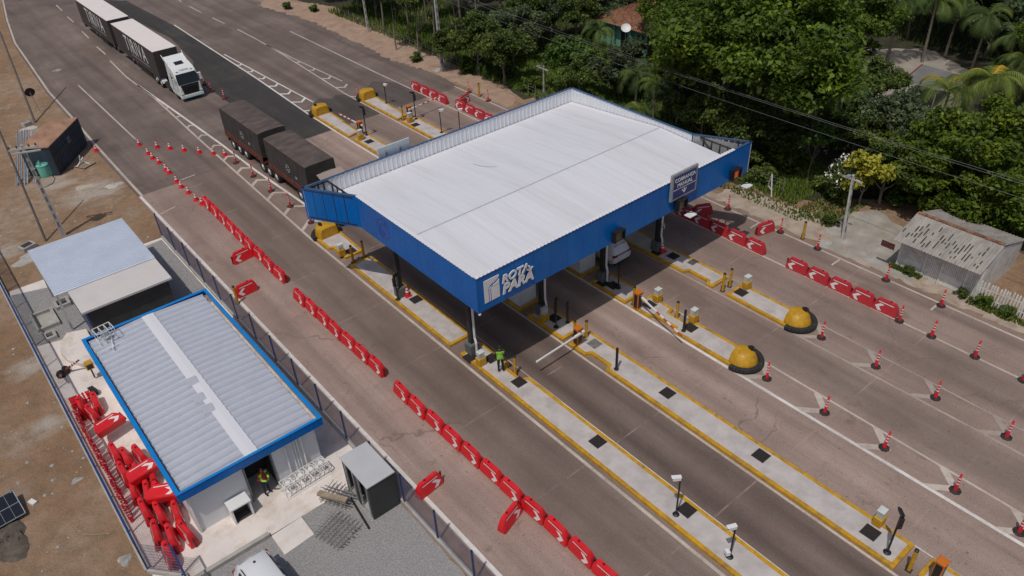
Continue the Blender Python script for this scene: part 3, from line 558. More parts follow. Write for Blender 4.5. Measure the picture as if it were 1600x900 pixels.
def flood(x, z, label):
    t = thing('floodlight', label, 'floodlight', (x, 25.2, z), 0, 'floodlights under the canopy front edge')
    b = MB(); b.bar((0, .2, .25), (0, -.3, .1), .05); b.bar((0, -.3, .1), (.42, -.62, .12), .035); part(b, 'arm', STEELDK, t)
    b = MB(); b.box(-.32, .32, -.75, -.28, .0, .07); part(b, 'lamp', mat('floodlight_body', (.72, .76, .76), .4), t, bevel=.015)
flood(33.1, 4.95, 'pale square floodlight on an arm beneath the lane sign'); flood(38.55, 4.85, 'pale square floodlight on an arm beneath the red lane signal')
t = thing('corner_lamp', 'tiny white lamp under the front left canopy corner', 'lamp', (17.8, 25.5, 5.12)); b = MB(); b.lathe([(.0, -.12), (.07, -.08), (.08, 0), (.04, .05)], n=10); part(b, 'bulb', WHITE, t, smooth=True); b = MB(); b.cyl((0, 0, .03), (0, 0, .09), .05); part(b, 'socket', BLACK, t)

# ---------------------------------------------------------------- toll islands
def island(poly, label, covers=(), open_cover=None):
    cx = sum(p[0] for p in poly) / len(poly); cy = sum(p[1] for p in poly) / len(poly)
    t = thing('toll_island', label, 'traffic island', (cx, cy, 0), 0, 'yellow kerbed toll islands')
    o_, i_ = inset(poly, .2); n = len(o_); b = MB(cx, cy); h = .16
    vs = [(x, y, 0) for x, y in o_] + [(x, y, h) for x, y in o_] + [(x, y, h) for x, y in i_]; fs = []
    for i in range(n):
        j = (i + 1) % n; fs += [(i, j, n + j, n + i), (n + i, n + j, 2 * n + j, 2 * n + i)]
    part(b.add(vs, fs), 'kerb', YKERB, t)
    b = MB(cx, cy); b.add([(x, y, h - .012) for x, y in i_] + [(x, y, h + .001) for x, y in i_], [tuple(range(n))] + [(i, (i + 1) % n, n + (i + 1) % n, n + i) for i in range(n)])
    me = b.mesh('slab', SLAB); bm = bmesh.new(); bm.from_mesh(me); bmesh.ops.triangulate(bm, faces=[f for f in bm.faces if len(f.verts) > 4]); bm.to_mesh(me); bm.free(); link('slab', me, t)
    for (x, y) in covers:
        b = MB(cx, cy); b.box(x - .31, x + .31, y - .31, y + .31, h - .05, h + .012); b.box(x - .34, x + .34, y - .34, y + .34, h - .05, h + .006, 1); part(b, 'manhole_cover', [COVER, STEELDK], t)
    if open_cover:
        x, y = open_cover; b = MB(cx, cy); b.box(x - .33, x + .33, y - .33, y + .33, h - .05, h + .008); part(b, 'manhole_frame', mat('grey_manhole_concrete', (.17, .165, .16), .8, .3, 5), t)  # flat grey plate drawn where the manhole stands open
    return t
Q = lambda *a: a
island([(18.3, 45.7), (18.3, 43.9), (18.62, 43.7), (18.62, 42.0), (20.0, 42.0), (20.1, 45.6)], 'short toll island with dome end and open bollards below the canopy wing', [(19.31, 42.51)])
island([(18.38, 41.0), (18.38, 29.6), (19.95, 29.6), (20.05, 41.0)], 'toll island under the left canopy edge carrying the rear left column', [(19.47, 34.70)])
island([(18.42, 28.65), (18.42, -8), (20.02, -8), (20.02, 24.5), (19.62, 24.7), (19.62, 25.9), (19.95, 26.1), (19.95, 28.65)], 'longest toll island where the hi-vis worker stands beside the barrier lane', [(18.66, 27.99), (19.47, 27.10), (19.36, 24.55), (19.46, 18.63), (19.51, 13.04)])
island([(23.55, 36.4), (23.55, 29.4), (25.25, 29.4), (25.25, 36.4)], 'toll island under the canopy behind the white fascia lettering, carrying a white booth')
island([(23.55, 28.75), (23.55, 25.6), (25.2, 25.6), (25.2, 28.75)], 'short toll island by the canopy front between booth and orange gate cabinet', [(24.55, 27.42)])
island([(23.55, 25.1), (23.55, 23.8), (23.9, 23.6), (23.9, 22.3), (23.55, 22.1), (23.55, 5.5), (25.27, 5.5), (25.27, 25.1)], 'long toll island with white gate arm behind and tall signal post in front', [(24.62, 18.62), (24.62, 12.77), (24.46, 7.05)], (24.64, 24.09))
island([(24.0, 4.7), (25.25, 4.7), (25.25, -6), (23.6, -6), (23.6, 3.6)], 'toll island cut by the bottom edge with orange cabinet at its rear')
island([(28.72, 36.4), (28.72, 29.4), (30.4, 29.4), (30.4, 36.4)], 'toll island carrying the white booth left of the white car')
island([(28.72, 28.7), (28.72, 25.6), (30.4, 25.6), (30.4, 28.7)], 'short dark toll island at the canopy column left of the white car', [(29.24, 28.00), (29.52, 27.36)])
island([(28.78, 25.1), (28.78, 23.7), (29.1, 23.5), (29.1, 22.0), (28.78, 21.8), (28.85, 17.6), (30.45, 17.6), (30.45, 21.4), (30.0, 21.5), (30.0, 23.1), (30.45, 23.2), (30.45, 25.1)], 'toll island with red striped gate arm, black post and yellow dome nose', [(29.69, 24.46), (29.76, 21.35)])
island([(33.85, 37), (33.85, 25.4), (34.2, 25.2), (34.2, 23.7), (33.88, 23.5), (33.88, 23.05), (35.5, 23.05), (35.5, 37)], 'toll island right of the white car under the canopy', [(34.39, 28.02), (34.80, 26.99)])
island([(33.92, 22.0), (33.92, 17.6), (35.55, 17.6), (35.55, 22.0)], 'short toll island with yellow dome nose nearest the right barrier row', [(34.71, 21.49)])
island([(28.72, 65.7), (28.72, 59.1), (30.0, 59.3), (30.35, 65.7)], 'rear toll island with dome end, left of the two behind the canopy')
island([(28.75, 58.4), (28.75, 41.2), (30.3, 41.2), (30.3, 58.5)], 'rear toll island with orange gate running under the canopy, left one', [(29.53, 56.89)])
island([(33.88, 65.8), (33.9, 59.1), (35.1, 59.4), (35.5, 65.8)], 'rear toll island with dome end, nearest the roadside trees')
island([(33.88, 58.5), (33.88, 41.2), (35.5, 41.2), (35.5, 58.5)], 'rear toll island with camera posts running under the canopy, right one', [(34.41, 56.94)])

# yellow dome noses
def nose(x, y, face, label, lamp=True):                                   # face -1: rounded towards the camera side, +1: away from it
    t = thing('crash_nose', label, 'crash nose', (x, y, 0), 0 if face < 0 else math.pi, 'yellow dome noses on the island ends')
    pr = [(.82, 0), (.83, .2), (.80, .32), (.70, .54), (.57, .74), (.46, .84), (.26, .90), (.02, .92)] if face < 0 else [(.84, 0), (.85, .2), (.83, .36), (.79, .6), (.74, .82), (.70, .90), (.35, .95), (.02, .96)]
    b = MB(); b.lathe(pr, (0, 0, 0), 18, None, math.pi, 2 * math.pi)
    b.add([(-r, .0, z) for r, z in pr] + [(r, .0, z) for r, z in pr] + [(-r * .8, .45, z * .96) for r, z in pr] + [(r * .8, .45, z * .96) for r, z in pr],
          sum([[(i, i + 1, 17 + i, 16 + i), (8 + i + 1, 8 + i, 24 + i, 25 + i), (16 + i, 17 + i, 25 + i, 24 + i)] for i in range(7)], []) + [(7, 15, 31, 23)])
    part(b, 'dome', YELLOW, t, smooth=True)
    b = MB(); pts = [(1.0 * math.cos(a), 1.0 * math.sin(a), .22) for a in np.linspace(math.pi * .97, 2.03 * math.pi, 18)]; b.tube(pts, .17, 8); part(b, 'rubber_bumper', RUBBER, t, smooth=True)
    if lamp:
        b = MB(); b.cyl((.30, -.25, .5), (.30, -.25, .98), .04); b.box(.2, .4, -.36, -.14, .92, 1.08); b.cyl((.3, -.44, 1.0), (.3, -.34, 1.0), .07); b.cyl((.3, -.16, 1.0), (.3, -.04, 1.0), .07); part(b, 'beacon', BLACK, t)
nose(29.65, 17.6, -1, 'yellow dome nose with black beacon before the middle row of delineators')
nose(34.75, 17.6, -1, 'yellow dome nose with black beacon nearest the right barriers')
nose(19.2, 45.6, 1, 'yellow dome nose just below the pointed blue canopy wing')
nose(29.5, 65.6, 1, 'yellow dome nose with black beacon facing the dark new asphalt')
nose(34.7, 65.7, 1, 'yellow dome nose beside a small delineator, nearest the trees', False)

# booths
def booth(cx, cy, label):
    t = thing('toll_booth', label, 'toll booth', (cx, cy, .16), 0, 'toll booths under the canopy')
    b = MB(); w, d, h = .68, 1.5, 2.5
    b.box(-w, w, -d, -d + .08, 0, h); b.box(-w, w, d - .08, d, 0, h); b.box(-w, -w + .07, -d + .08, d - .08, 0, .95); b.box(w - .07, w, -d + .08, d - .08, 0, .95)
    b.box(-w, -w + .07, -d + .08, d - .08, 2.1, h); b.box(w - .07, w, -d + .08, d - .08, 2.1, h); part(b, 'wall', WALLW, t)
    for s in (-1, 1):
        b = MB(); b.box(s * (w - .04) - .012, s * (w - .04) + .012, -d + .08, d - .08, .95, 2.1); g = part(b, 'window', GLASS, t)
        b = MB(); [b.box(s * (w - .03) - .03, s * (w - .03) + .03, y - .03, y + .03, .95, 2.1) for y in (-.6, .3)]; part(b, 'mullion', BLACK, g)
    b = MB(); b.box(-w - .1, w + .1, -d - .1, d + .1, h, h + .1); part(b, 'roof', WHITE, t, bevel=.02)
    b = MB(); b.box(-.38, .38, -d - .015, -d, .1, 2.05); part(b, 'door', WHITE, t)
booth(24.45, 31.25, 'white toll booth in shade behind the white fascia lettering'); booth(29.6, 31.25, 'white toll booth in shade left of the white car')
# ---------------------------------------------------------------- small traffic furniture
def make_barrier(name, m, label, group, z=.84):
    t = thing(name, label, 'plastic barrier', (0, 0, 0), 0, group)
    prof = [(-.72, 0), (.72, 0), (.74, .16), (.72, .34), (.66, .60), (.52, z), (-.52, z), (-.66, .60), (-.72, .34), (-.74, .16)]
    th = lambda zz: .23 - .13 * zz / z
    b = MB(); n = len(prof); vs = [(x, -th(zz), zz) for x, zz in prof] + [(x, th(zz), zz) for x, zz in prof]
    part(b.add(vs, [tuple(range(n)), tuple(range(2 * n - 1, n - 1, -1))] + [((i + 1) % n, i, n + i, n + (i + 1) % n) for i in range(n)]), 'body', m, t, bevel=.035, seg=2, smooth=True)
    for s in (-1, 1):
        b = MB(); e = lambda x, zz: (x, s * (th(zz) + .006), zz)
        def stroke(p, q, w):
            d = Vector((q[0] - p[0], q[1] - p[1])).normalized(); nx, nz = -d.y * w / 2, d.x * w / 2
            b.add([e(p[0] - nx, p[1] - nz), e(q[0] - nx, q[1] - nz), e(q[0] + nx, q[1] + nz), e(p[0] + nx, p[1] + nz)], [(0, 1, 2, 3)])
        stroke((-.46, .66), (.46, .66), .05)
        b.add([e(.08, .54), e(.30, .57), e(.60, .34), e(.36, .34), e(.38, .10), e(.16, .12)], [(0, 1, 2, 3), (3, 2, 4, 5)])
        part(b, 'arrow_mark', WHITE, t)
    b = MB(); b.cyl((.745, 0, .05), (.745, 0, .62), .05, .05, 8); part(b, 'coupling', mat('dark_red_plastic', (.11, .008, .01), .5), t)
    b = MB(); b.cyl((-.2, 0, z - .01), (-.2, 0, z + .03), .06, .06, 8); part(b, 'filler_cap', mat('dark_red_plastic', (.11, .008, .01), .5), t)
    return t
ordn = ['first', 'second', 'third', 'fourth', 'fifth', 'sixth', 'seventh', 'eighth', 'ninth', 'tenth', 'eleventh', 'twelfth']
GL = 'red barriers in the long left row'
pb = make_barrier('plastic_barrier', RED, 'red plastic barrier with white arrow', GL); MKB = Maker(pb)
def jit(a): return random.uniform(-a, a)
y0 = 56.6
for i in range(9): MKB((14.5 - i * .028 + jit(.03), 55.8 - 1.6 * i, 0), -math.pi / 2 + jit(.05), 'red plastic barrier, %s from the far cones in the farthest group of the left row' % ordn[i])
for i in range(7): MKB((14.06 + i * .025 + jit(.03), 39.7 - 1.49 * i, 0), -math.pi / 2 + jit(.05), 'red plastic barrier, %s from the rear in the middle group of seven' % ordn[i])
ys = [28.0 - 1.5 * i for i in range(12)]
for i, y in enumerate(ys): MKB((14.1 + i * .03 + jit(.03), y, 0), -math.pi / 2 + jit(.05), 'red plastic barrier, %s from the gap in the nearest group of the left row' % ordn[i])
for (p, rz, lab) in (((13.35, 46.93), math.pi + .1, 'red barrier turned sideways against the farthest group of the left row'), ((11.87, 43.00), math.pi + .05, 'red barrier standing crosswise near the fence beside a yellow post'),
                     ((11.54, 21.86), .12, 'red barrier standing alone crosswise between fence and nearest group'), ((13.23, 17.93), .3, 'red barrier turned crosswise touching the nearest group of the left row')):
    MKB((*p, 0), rz, lab)
pb2 = make_barrier('plastic_barrier', REDD, 'faded red plastic barrier with white arrow', 'red barriers in the right rows'); MKC = Maker(pb2)
rb = [64.2, 62.7, 61.2, 59.7]
for i, y in enumerate(rb): MKC((39.45 + jit(.04), y, 0), math.pi / 2 + jit(.05), 'faded red barrier, %s from the back in the rear row near the concrete pole' % ordn[i])
for i, y in enumerate((57.2, 55.7, 54.2, 52.7)): MKC((39.75 + jit(.04), y, 0), math.pi / 2 + jit(.05), 'faded red barrier, %s from the back in the row just behind the canopy' % ordn[i])
for i, y in enumerate((29.9, 28.35, 26.85, 25.35, 23.85)): MKC((39.45 + jit(.04), y, 0), math.pi / 2 + jit(.04), 'faded red barrier, %s from the canopy in the right row before the gap' % ordn[i])
for i, y in enumerate((20.65, 19.15, 17.65, 16.15, 14.7)): MKC((39.4 + jit(.04), y, 0), math.pi / 2 + jit(.04), 'faded red barrier, %s from the gap in the nearest right row' % ordn[i])
MKC((40.75, 58.0, 0), .35, 'faded red barrier turned crosswise behind the canopy at the roadside')
MKC((41.75, 24.8, 0), math.pi - .25, 'red barrier standing crosswise on the right edge line')
MKC((40.6, 29.3, 0), math.pi - .5, 'red barrier turned crosswise beside the front right canopy corner')
pb3 = make_barrier('plastic_barrier', RED, 'stored red barrier beside the office wall', 'red barriers stored beside the office'); MKD = Maker(pb3)
cols = [(.80, [37.6, 34.0, 32.4, 30.9, 29.3, 27.7, 26.3]), (1.30, [38.4, 33.3, 31.8, 30.2, 28.6, 27.0]), (1.80, [32.9, 31.4, 29.9, 28.2, 26.8])]
cn = ['fence-side', 'middle', 'wall-side']
for k, (x, yy) in enumerate(cols):
    for i, y in enumerate(yy): MKD((x + jit(.07), y + jit(.1), 0), -math.pi / 2 + jit(.2), 'stored red barrier, %s from the rear in the %s line by the office' % (ordn[i], cn[k]), (jit(.1), jit(.05), -math.pi / 2 + jit(.22)))
for (x, y, rz, lab) in ((1.35, 35.3, .25, 'rear'), (1.55, 30.9, .15, 'middle'), (1.65, 28.95, -.5, 'front')):
    MKD((x, y, .86), rz, 'red barrier lying on top of the stored ones beside the office, the %s one' % lab, (-1.38, 0, rz))

def make_delineator(base=True, m=RED, name='delineator', group='red and white delineator posts'):
    t = thing(name, 'red and white delineator', 'delineator', (0, 0, 0), 0, group)
    if base:
        b = MB(); b.lathe([(.27, 0), (.27, .05), (.22, .085), (.09, .10)], n=8); part(b, 'base', RUBBER, t)
    b = MB(); b.lathe([(.10, .09), (.074, .3), (.060, .95), (.055, 1.0), (.03, 1.02), (.03, 1.08), (.055, 1.09), (.055, 1.14), (.0, 1.15)], n=10); part(b, 'post', m, t, smooth=True)
    for z in (.50, .68, .86):
        b = MB(); r0 = .074 - .014 * (z - .3) / .65 + .004; b.lathe([(r0, z), (r0 - .0015, z + .075)], n=10, close=False); part(b, 'reflective_band', REFL, t, smooth=True)
    return t
MKN = Maker(make_delineator())
def delins(pts, fmt, names=None):
    for i, p in enumerate(pts): MKN((*p, 0), jit(3), fmt % (names[i] if names else ordn[i]), (jit(.04), jit(.04), jit(3)))
delins([(29.48, 15.88), (29.50, 12.43), (29.50, 9.22), (29.46, 5.78), (29.27, 2.94)], 'red delineator on the bright white chevrons, %s from the middle dome nose')
delins([(34.60, 15.86), (34.58, 12.54), (34.58, 9.26), (34.46, 5.70)], 'red delineator on the worn chevrons, %s from the right dome nose')
delins([(39.19, 13.70), (39.18, 11.80), (39.20, 9.39), (39.13, 6.88)], 'red delineator on the lane line, %s after the nearest right barriers')
delins([(42.48, 28.48), (42.52, 24.07), (42.51, 21.19), (42.42, 16.33), (42.32, 12.81)], 'red delineator along the right edge line, %s from the canopy')
delins([(19.23, 61.60), (19.25, 58.20), (19.21, 54.78), (19.19, 51.43), (19.21, 48.15)], 'red delineator on the left hatched strip beside the brown truck, %s from the rear')
delins([(42.69, 59.80), (42.72, 56.79)], 'red delineator at the roadside behind the canopy, the %s one', ['rear', 'nearer'])
delins([(34.27, 66.80)], 'small delineator at the rear of the dome nose nearest the trees%s', [''])
delins([(24.46, 81.51), (24.21, 79.02), (24.39, 76.20)], 'red delineator in front of the white truck cab, %s from the cab')
def make_cone():
    t = thing('traffic_cone', 'red and white traffic cone', 'traffic cone', (0, 0, 0), 0, 'small traffic cones at the left row')
    b = MB(); b.prism([(-.23, -.17), (-.17, -.23), (.17, -.23), (.23, -.17), (.23, .17), (.17, .23), (-.17, .23), (-.23, .17)], 0, .04); part(b, 'base', RED, t)
    b = MB(); b.lathe([(.17, .04), (.035, .68), (.02, .70)], n=12); part(b, 'body', RED, t, smooth=True)
    for z in (.30, .49):
        r = lambda q: .17 - .135 * (q - .04) / .64 + .004
        b = MB(); b.lathe([(r(z), z), (r(z + .11), z + .11)], n=12, close=False); part(b, 'white_band', REFL, t, smooth=True)
    return t
MKO = Maker(make_cone())
cl = [(14.33, 71.35), (14.29, 68.87), (14.27, 67.67), (14.37, 66.38), (14.34, 64.59), (14.32, 63.80), (14.20, 61.73), (14.15, 60.57), (14.20, 59.20), (14.21, 57.61), (14.31, 56.68)]
for i, p in enumerate(cl): MKO((*p, 0), jit(3), 'small traffic cone, %s from the rear in the slanting line leading to the barriers' % ordn[i])
cu = [(15.34, 69.62), (16.09, 68.51), (16.86, 67.21), (17.71, 65.83), (18.52, 64.68), (19.16, 63.71)]
for i, p in enumerate(cu): MKO((*p, 0), jit(3), 'small traffic cone, %s from the left in the line across the left lanes' % ordn[i])
MKO((*(34.69, 27.84), .16), 0, 'traffic cone on the island beside the canopy column right of the white car')
MKO((*(19.31, 35.40), .16), 0, 'traffic cone behind the black post at the rear left canopy column')
MKO((*(11.07, 72.94), 0), 0, 'traffic cone on the left edge line beside the navy container')

def yellow_post(p, label, z=.16, h=1.3):
    t = dup(_yp, (*p, z), jit(.3), label) if _yp else None; return t
t = thing('yellow_bollard', 'yellow bollard post', 'bollard', (0, 0, -50), 0, 'yellow bollards'); _yp = t
b = MB(); b.cyl((0, 0, .02), (0, 0, 1.28), .085, .085, 10); part(b, 'post', YELLOW, t, smooth=True)
b = MB(); b.lathe([(.09, 1.28), (.09, 1.34), (.03, 1.37), (0, 1.37)], n=10); part(b, 'cap', BLACK, t)
b = MB(); b.box(-.13, .13, -.13, .13, 0, .025); b.box(-.05, .05, .085, .12, .03, .35); part(b, 'foot_plate', STEELDK, t)
MKY = Maker(_yp)
for p, lab in (((19.67, 25.25), 'yellow bollard beside the hi-vis worker'), ((18.81, 41.34), 'yellow bollard at the gap below the canopy wing, kerb-side'), ((19.65, 41.31), 'yellow bollard at the gap below the canopy wing, canopy-side'),
               ((34.16, 22.46), 'yellow bollard left of the gap before the right dome island'), ((34.86, 22.46), 'yellow bollard right of the gap before the right dome island'), ((29.87, 22.49), 'yellow bollard in the notch beside the black post and clear box'),
               ((29.13, 25.25), 'yellow bollard behind the orange cabinet with striped arm'), ((24.70, 24.83), 'yellow bollard right of the orange cabinet with white arm'), ((24.21, 25.28), 'yellow bollard left of the orange cabinet with white arm'),
               ((24.04, 5.08), 'yellow bollard in the gap at the bottom right before the orange cabinet'), ((34.37, 58.90), 'yellow bollard beside the rear orange gate cabinet with striped arm'), ((42.80, 58.29), 'lone yellow bollard on the dirt behind the canopy'),
               ((42.90, 22.57), 'lone yellow bollard on the dirt at the right edge line'), ((10.96, 42.34), 'yellow bollard beside the crosswise barrier at the fence')):
    MKY((*p, 0 if 'dirt' in lab or 'fence' in lab else .02), jit(.3), lab)
t = thing('black_sensor_post', 'thick black post', 'post', (0, 0, 0), 0, 'thick black sensor posts')
b = MB(); b.cyl((0, 0, .02), (0, 0, 1.5), .075, .075, 10); part(b, 'post', BLACK, t, smooth=True)
b = MB(); b.lathe([(.14, 0), (.14, .03), (.085, .10), (.085, .12)], n=10); part(b, 'foot', BLACK, t)
MKS = Maker(t)
for p, lab in (((23.98, 21.73), 'thick black post standing on the long island near the white arm'), ((29.24, 21.43), 'thick black post beside the manhole and clear box on the striped arm island'), ((24.84, 26.56), 'thick black post on the short island beside the signal post')):
    MKS((*p, .16), 0, lab)
def camera_post(p, h, label, yaw, low=False):
    t = thing('camera_post', label, 'camera post', (*p, .16), yaw, 'thin black camera posts')
    b = MB(); b.cyl((0, 0, .02), (0, 0, h), .042, .042, 8); part(b, 'pole', BLACK, t)
    b = MB(); b.lathe([(.16, 0), (.16, .025), (.06, .07), (.06, .09)], n=10); part(b, 'foot', BLACK, t)
    b = MB(); b.box(-.09, .09, -.34, .02, h - .16, h + .02); b.box(-.1, .1, -.4, .04, h + .02, h + .05); c = part(b, 'camera', WHITE, t, bevel=.015)
    b = MB(); b.cyl((0, -.345, h - .07), (0, -.32, h - .07), .06); part(b, 'lens', GLASS, c)
    if low: b = MB(); b.box(-.12, .12, -.25, -.06, .25, .5); part(b, 'junction_box', WHITE, t, bevel=.02)
camera_post((18.96, 13.20), 2.5, 'thin black post with white camera on the longest island', -2.2); camera_post((18.97, 10.27), 2.1, 'thin black post with white camera and low white box near the bottom edge', -2.0, True)
camera_post((35.15, 53.88), 2.1, 'thin camera post behind the canopy parapet, left of the pair', 1.2); camera_post((36.25, 52.60), 2.2, 'thin camera post behind the canopy parapet, right of the pair', 1.2); camera_post((35.28, 63.18), 1.9, 'thin black post on the rear island nearest the trees', .3)
camera_post((30.01, 28.35), 1.6, 'dark camera post in shade left of the white car', -.6); camera_post((34.81, 28.06), 2.0, 'dark camera post at the column right of the white car', -.8)
def signal_post(p, h, label, yaw, pole=.045):
    t = thing('signal_post', label, 'signal post', (*p, .16), yaw, 'black signal posts')
    b = MB(); b.cyl((0, 0, .02), (0, 0, h), pole, pole, 8); part(b, 'pole', BLACK, t)
    b = MB(); b.lathe([(.17, 0), (.17, .025), (.06, .07), (.06, .09)], n=10); part(b, 'foot', BLACK, t)
    b = MB(); b.box(-.09, .09, -.20, -.05, h - .72, h - .1); c = part(b, 'signal_head', BLACK, t, bevel=.02)
    b = MB()
    for z in (h - .58, h - .30): b.cyl((0, -.215, z), (0, -.20, z), .07, .07, 10)
    part(b, 'lens', mat('dark_lens', (.06, .02, .015), .25), c)
    b = MB(); b.box(-.06, .06, -.12, .26, h - .06, h + .08); b.cyl((0, .26, h), (0, .34, h), .05); part(b, 'camera', BLACK, t)
signal_post((24.05, 26.71), 1.9, 'black signal post on the short island beside the thick black post', -.9); signal_post((24.06, 6.07), 2.5, 'tall black signal post at the front end of the long island', -.7)
signal_post((29.55, 26.95), 1.7, 'black signal post below the white car in canopy shade', -.7); signal_post((35.18, 57.97), 2.5, 'black signal post beside the rear gate with striped arm', .4); signal_post((30.07, 58.21), 2.6, 'black signal post beside the rear orange gate on the left', .4)
signal_post((18.63, 35.47), 1.8, 'black signal post at the rear left canopy column', -1.2)
t = thing('service_box', 'yellow pedestal with clear box', 'pedestal', (0, 0, 0), 0, 'yellow pedestals with clear boxes')
b = MB(); b.box(-.25, .25, -.2, .2, 0, .52); part(b, 'pedestal', YELLOW, t, bevel=.03)
b = MB(); b.box(-.19, .19, -.15, .15, .52, .88); part(b, 'clear_box', CLEARBOX, t, bevel=.02)
b = MB(); b.box(-.205, .205, -.165, .165, .88, .91); part(b, 'lid', mat('pale_lid', (.6, .63, .6), .4), t)
MKP = Maker(t)
for p, lab in (((18.74, 27.10), 'yellow pedestal with clear box beside the front left canopy column'), ((18.57, 42.45), 'yellow pedestal with clear box below the canopy wing'), ((23.96, 27.63), 'yellow pedestal with clear box left of the signal post by the canopy front'),
               ((30.32, 24.40), 'yellow pedestal with clear box behind the striped arm manhole'), ((30.34, 21.63), 'yellow pedestal with clear box right of the thick black post'), ((35.32, 21.56), 'yellow pedestal with clear box on the right dome island'),
               ((25.13, 7.08), 'yellow pedestal with clear box at the front of the long island'), ((29.21, 57.76), 'yellow pedestal with clear box below the rear left gate'), ((34.40, 57.75), 'yellow pedestal with clear box below the rear striped gate')):
    MKP((*p, .16), jit(.05), lab)
def gate(p, label, tip, striped=False, yaw=0.):
    t = thing('barrier_gate', label, 'barrier gate', (*p, .16), 0, 'orange barrier gates')
    b = MB(); b.box(-.2, .2, -.17, .2, 0, 1.12); b.box(-.22, .22, -.19, .22, 1.12, 1.2); part(b, 'cabinet', ORANGE, t, bevel=.03)
    b = MB(); b.box(-.205, -.2, -.12, .15, .1, 1.05); b.box(-.14, .14, -.176, -.17, .12, 1.0); part(b, 'black_panel', BLACK, t)
    if tip:
        a = Vector((0.0, -.26, .92)); e = Vector(tip); d = (e - a); L = d.length; d.normalize()
        b = MB(); b.cyl((0, -.17, .92), (0, -.3, .92), .09, .09, 10); part(b, 'hub', STEELDK, t)
        b = MB(); n = 10
        b.bar(a - d * .25, a + d * .5, .12, .13)
        for i in range(n): b.bar(a + d * (.5 + (L - .5) * i / n), a + d * (.5 + (L - .5) * (i + 1) / n), .085, .085, 1 if striped and i % 2 and i > 2 else 0)
        part(b, 'arm', [WHITE, mat('red_stripe', (.5, .09, .03), .5)], t)
gate((23.94, 24.74), 'orange gate cabinet with plain white arm lowered across the lane', (-3.45, -.35, .86))
gate((28.92, 24.74), 'orange gate cabinet with white and red striped arm swung along the island', (-.75, -4.0, .62), True)
gate((24.35, 4.15), 'orange gate cabinet at the bottom right corner', None)
gate((29.84, 58.82), 'rear orange gate cabinet with slim arm, left of the two', (-.2, 3.4, .95), True); gate((34.96, 58.59), 'rear orange gate cabinet with striped arm over the open lane', (3.4, .1, 1.0), True)

# ---------------------------------------------------------------- fence, office, technical building
t = thing('mesh_fence', 'blue mesh fence on a low wall between yard and lanes', 'fence', (10.2, 36, 0))
posts = [53.75 - 2.655 * i for i in range(16)]; y1, y0 = posts[0], posts[-1]
b = MB(0, 36); b.box(-.08, .10, y0 - 8, y1, 0, .24); part(b, 'low_wall', CEMENT, t, bevel=.015)
MESHW = mat('blue_wire', (.17, .18, .27), .5, .1, 4)
b = MB(0, 36)
n = int((y1 - y0) / .06)
for i in range(n): y = y0 + i * .06; b.box(-.003, .003, y - .003, y + .003, .26, 2.0)
for k in range(10): z = .3 + k * .185; b.box(-.011, -.005, y0, y1, z - .008, z + .008)
part(b, 'wire_mesh', MESHW, t)
for y in posts:
    b = MB(0, 36); b.box(-.04, .04, y - .04, y + .04, .05, 2.08); po = part(b, 'post', NAVY, t)
    b = MB(0, 36); b.box(-.04, .04, y - .035, y + .035, 2.08, 2.1); part(b, 'cap', BLACK, po)
t = thing('mesh_fence', 'navy mesh fence between yard and bare earth at left', 'fence', (-.15, 40, 0))
pts = [(-.15, 62), (-.15, 26.3), (.95, 25.0)]
b = MB(-.15, 40); b.box(-.28, -.06, 26.3, 62, 0, .22); b.bar((-.17, 26.3, .11), (.95, 25.0, .11), .2, .22); b.bar((.95, 25.05, .11), (1.0, 23, .11), .2, .22); part(b, 'low_wall', CEMENT, t)
b = MB(-.15, 40); n = int(35.7 / .055)
for i in range(n): y = 26.3 + i * .055; b.box(-.155, -.147, y - .006, y + .006, .24, 2.0)
for k in range(9): z = .3 + k * .21; b.box(-.163, -.156, 26.3, 62, z - .008, z + .008)
d = Vector((1.1, -1.3)); L = d.length
for i in range(int(L / .055)): q = Vector((-.15, 26.3)) + d * (i * .055 / L); b.box(q.x - .005, q.x + .005, q.y - .005, q.y + .005, .24, 2.0)
for k in range(9): z = .3 + k * .21; b.bar((-.15, 26.3, z), (.95, 25.0, z), .012)
part(b, 'wire_mesh', MESHW, t)
for y in [26.3 + 2.55 * i for i in range(15)]:
    b = MB(-.15, 40); b.box(-.19, -.11, y - .03, y + .03, .05, 2.06); part(b, 'post', NAVY, t)
b = MB(-.15, 40); b.box(-.20, -.10, 26.3, 62, 2.0, 2.05); part(b, 'top_rail', NAVY, t)
t = thing('yard_gate', 'navy mesh gate leaf standing at the front corner of the yard', 'gate', (.95, 25.25, 0))
b = MB(.95, 25.25)
b.bar((.95, 25.2, .15), (.95, 25.2, 2.05), .07); b.bar((.9, 22.6, .15), (.9, 22.6, 2.05), .07); b.bar((.95, 25.2, 2.02), (.9, 22.6, 2.02), .07); b.bar((.95, 25.2, .2), (.9, 22.6, .2), .06); part(b, 'frame', NAVY, t)
b = MB(.95, 25.25)
for i in range(44): y = 22.65 + i * .058; b.box(.92, .93, y - .005, y + .005, .2, 2.0)
part(b, 'wire_mesh', MESHW, t)

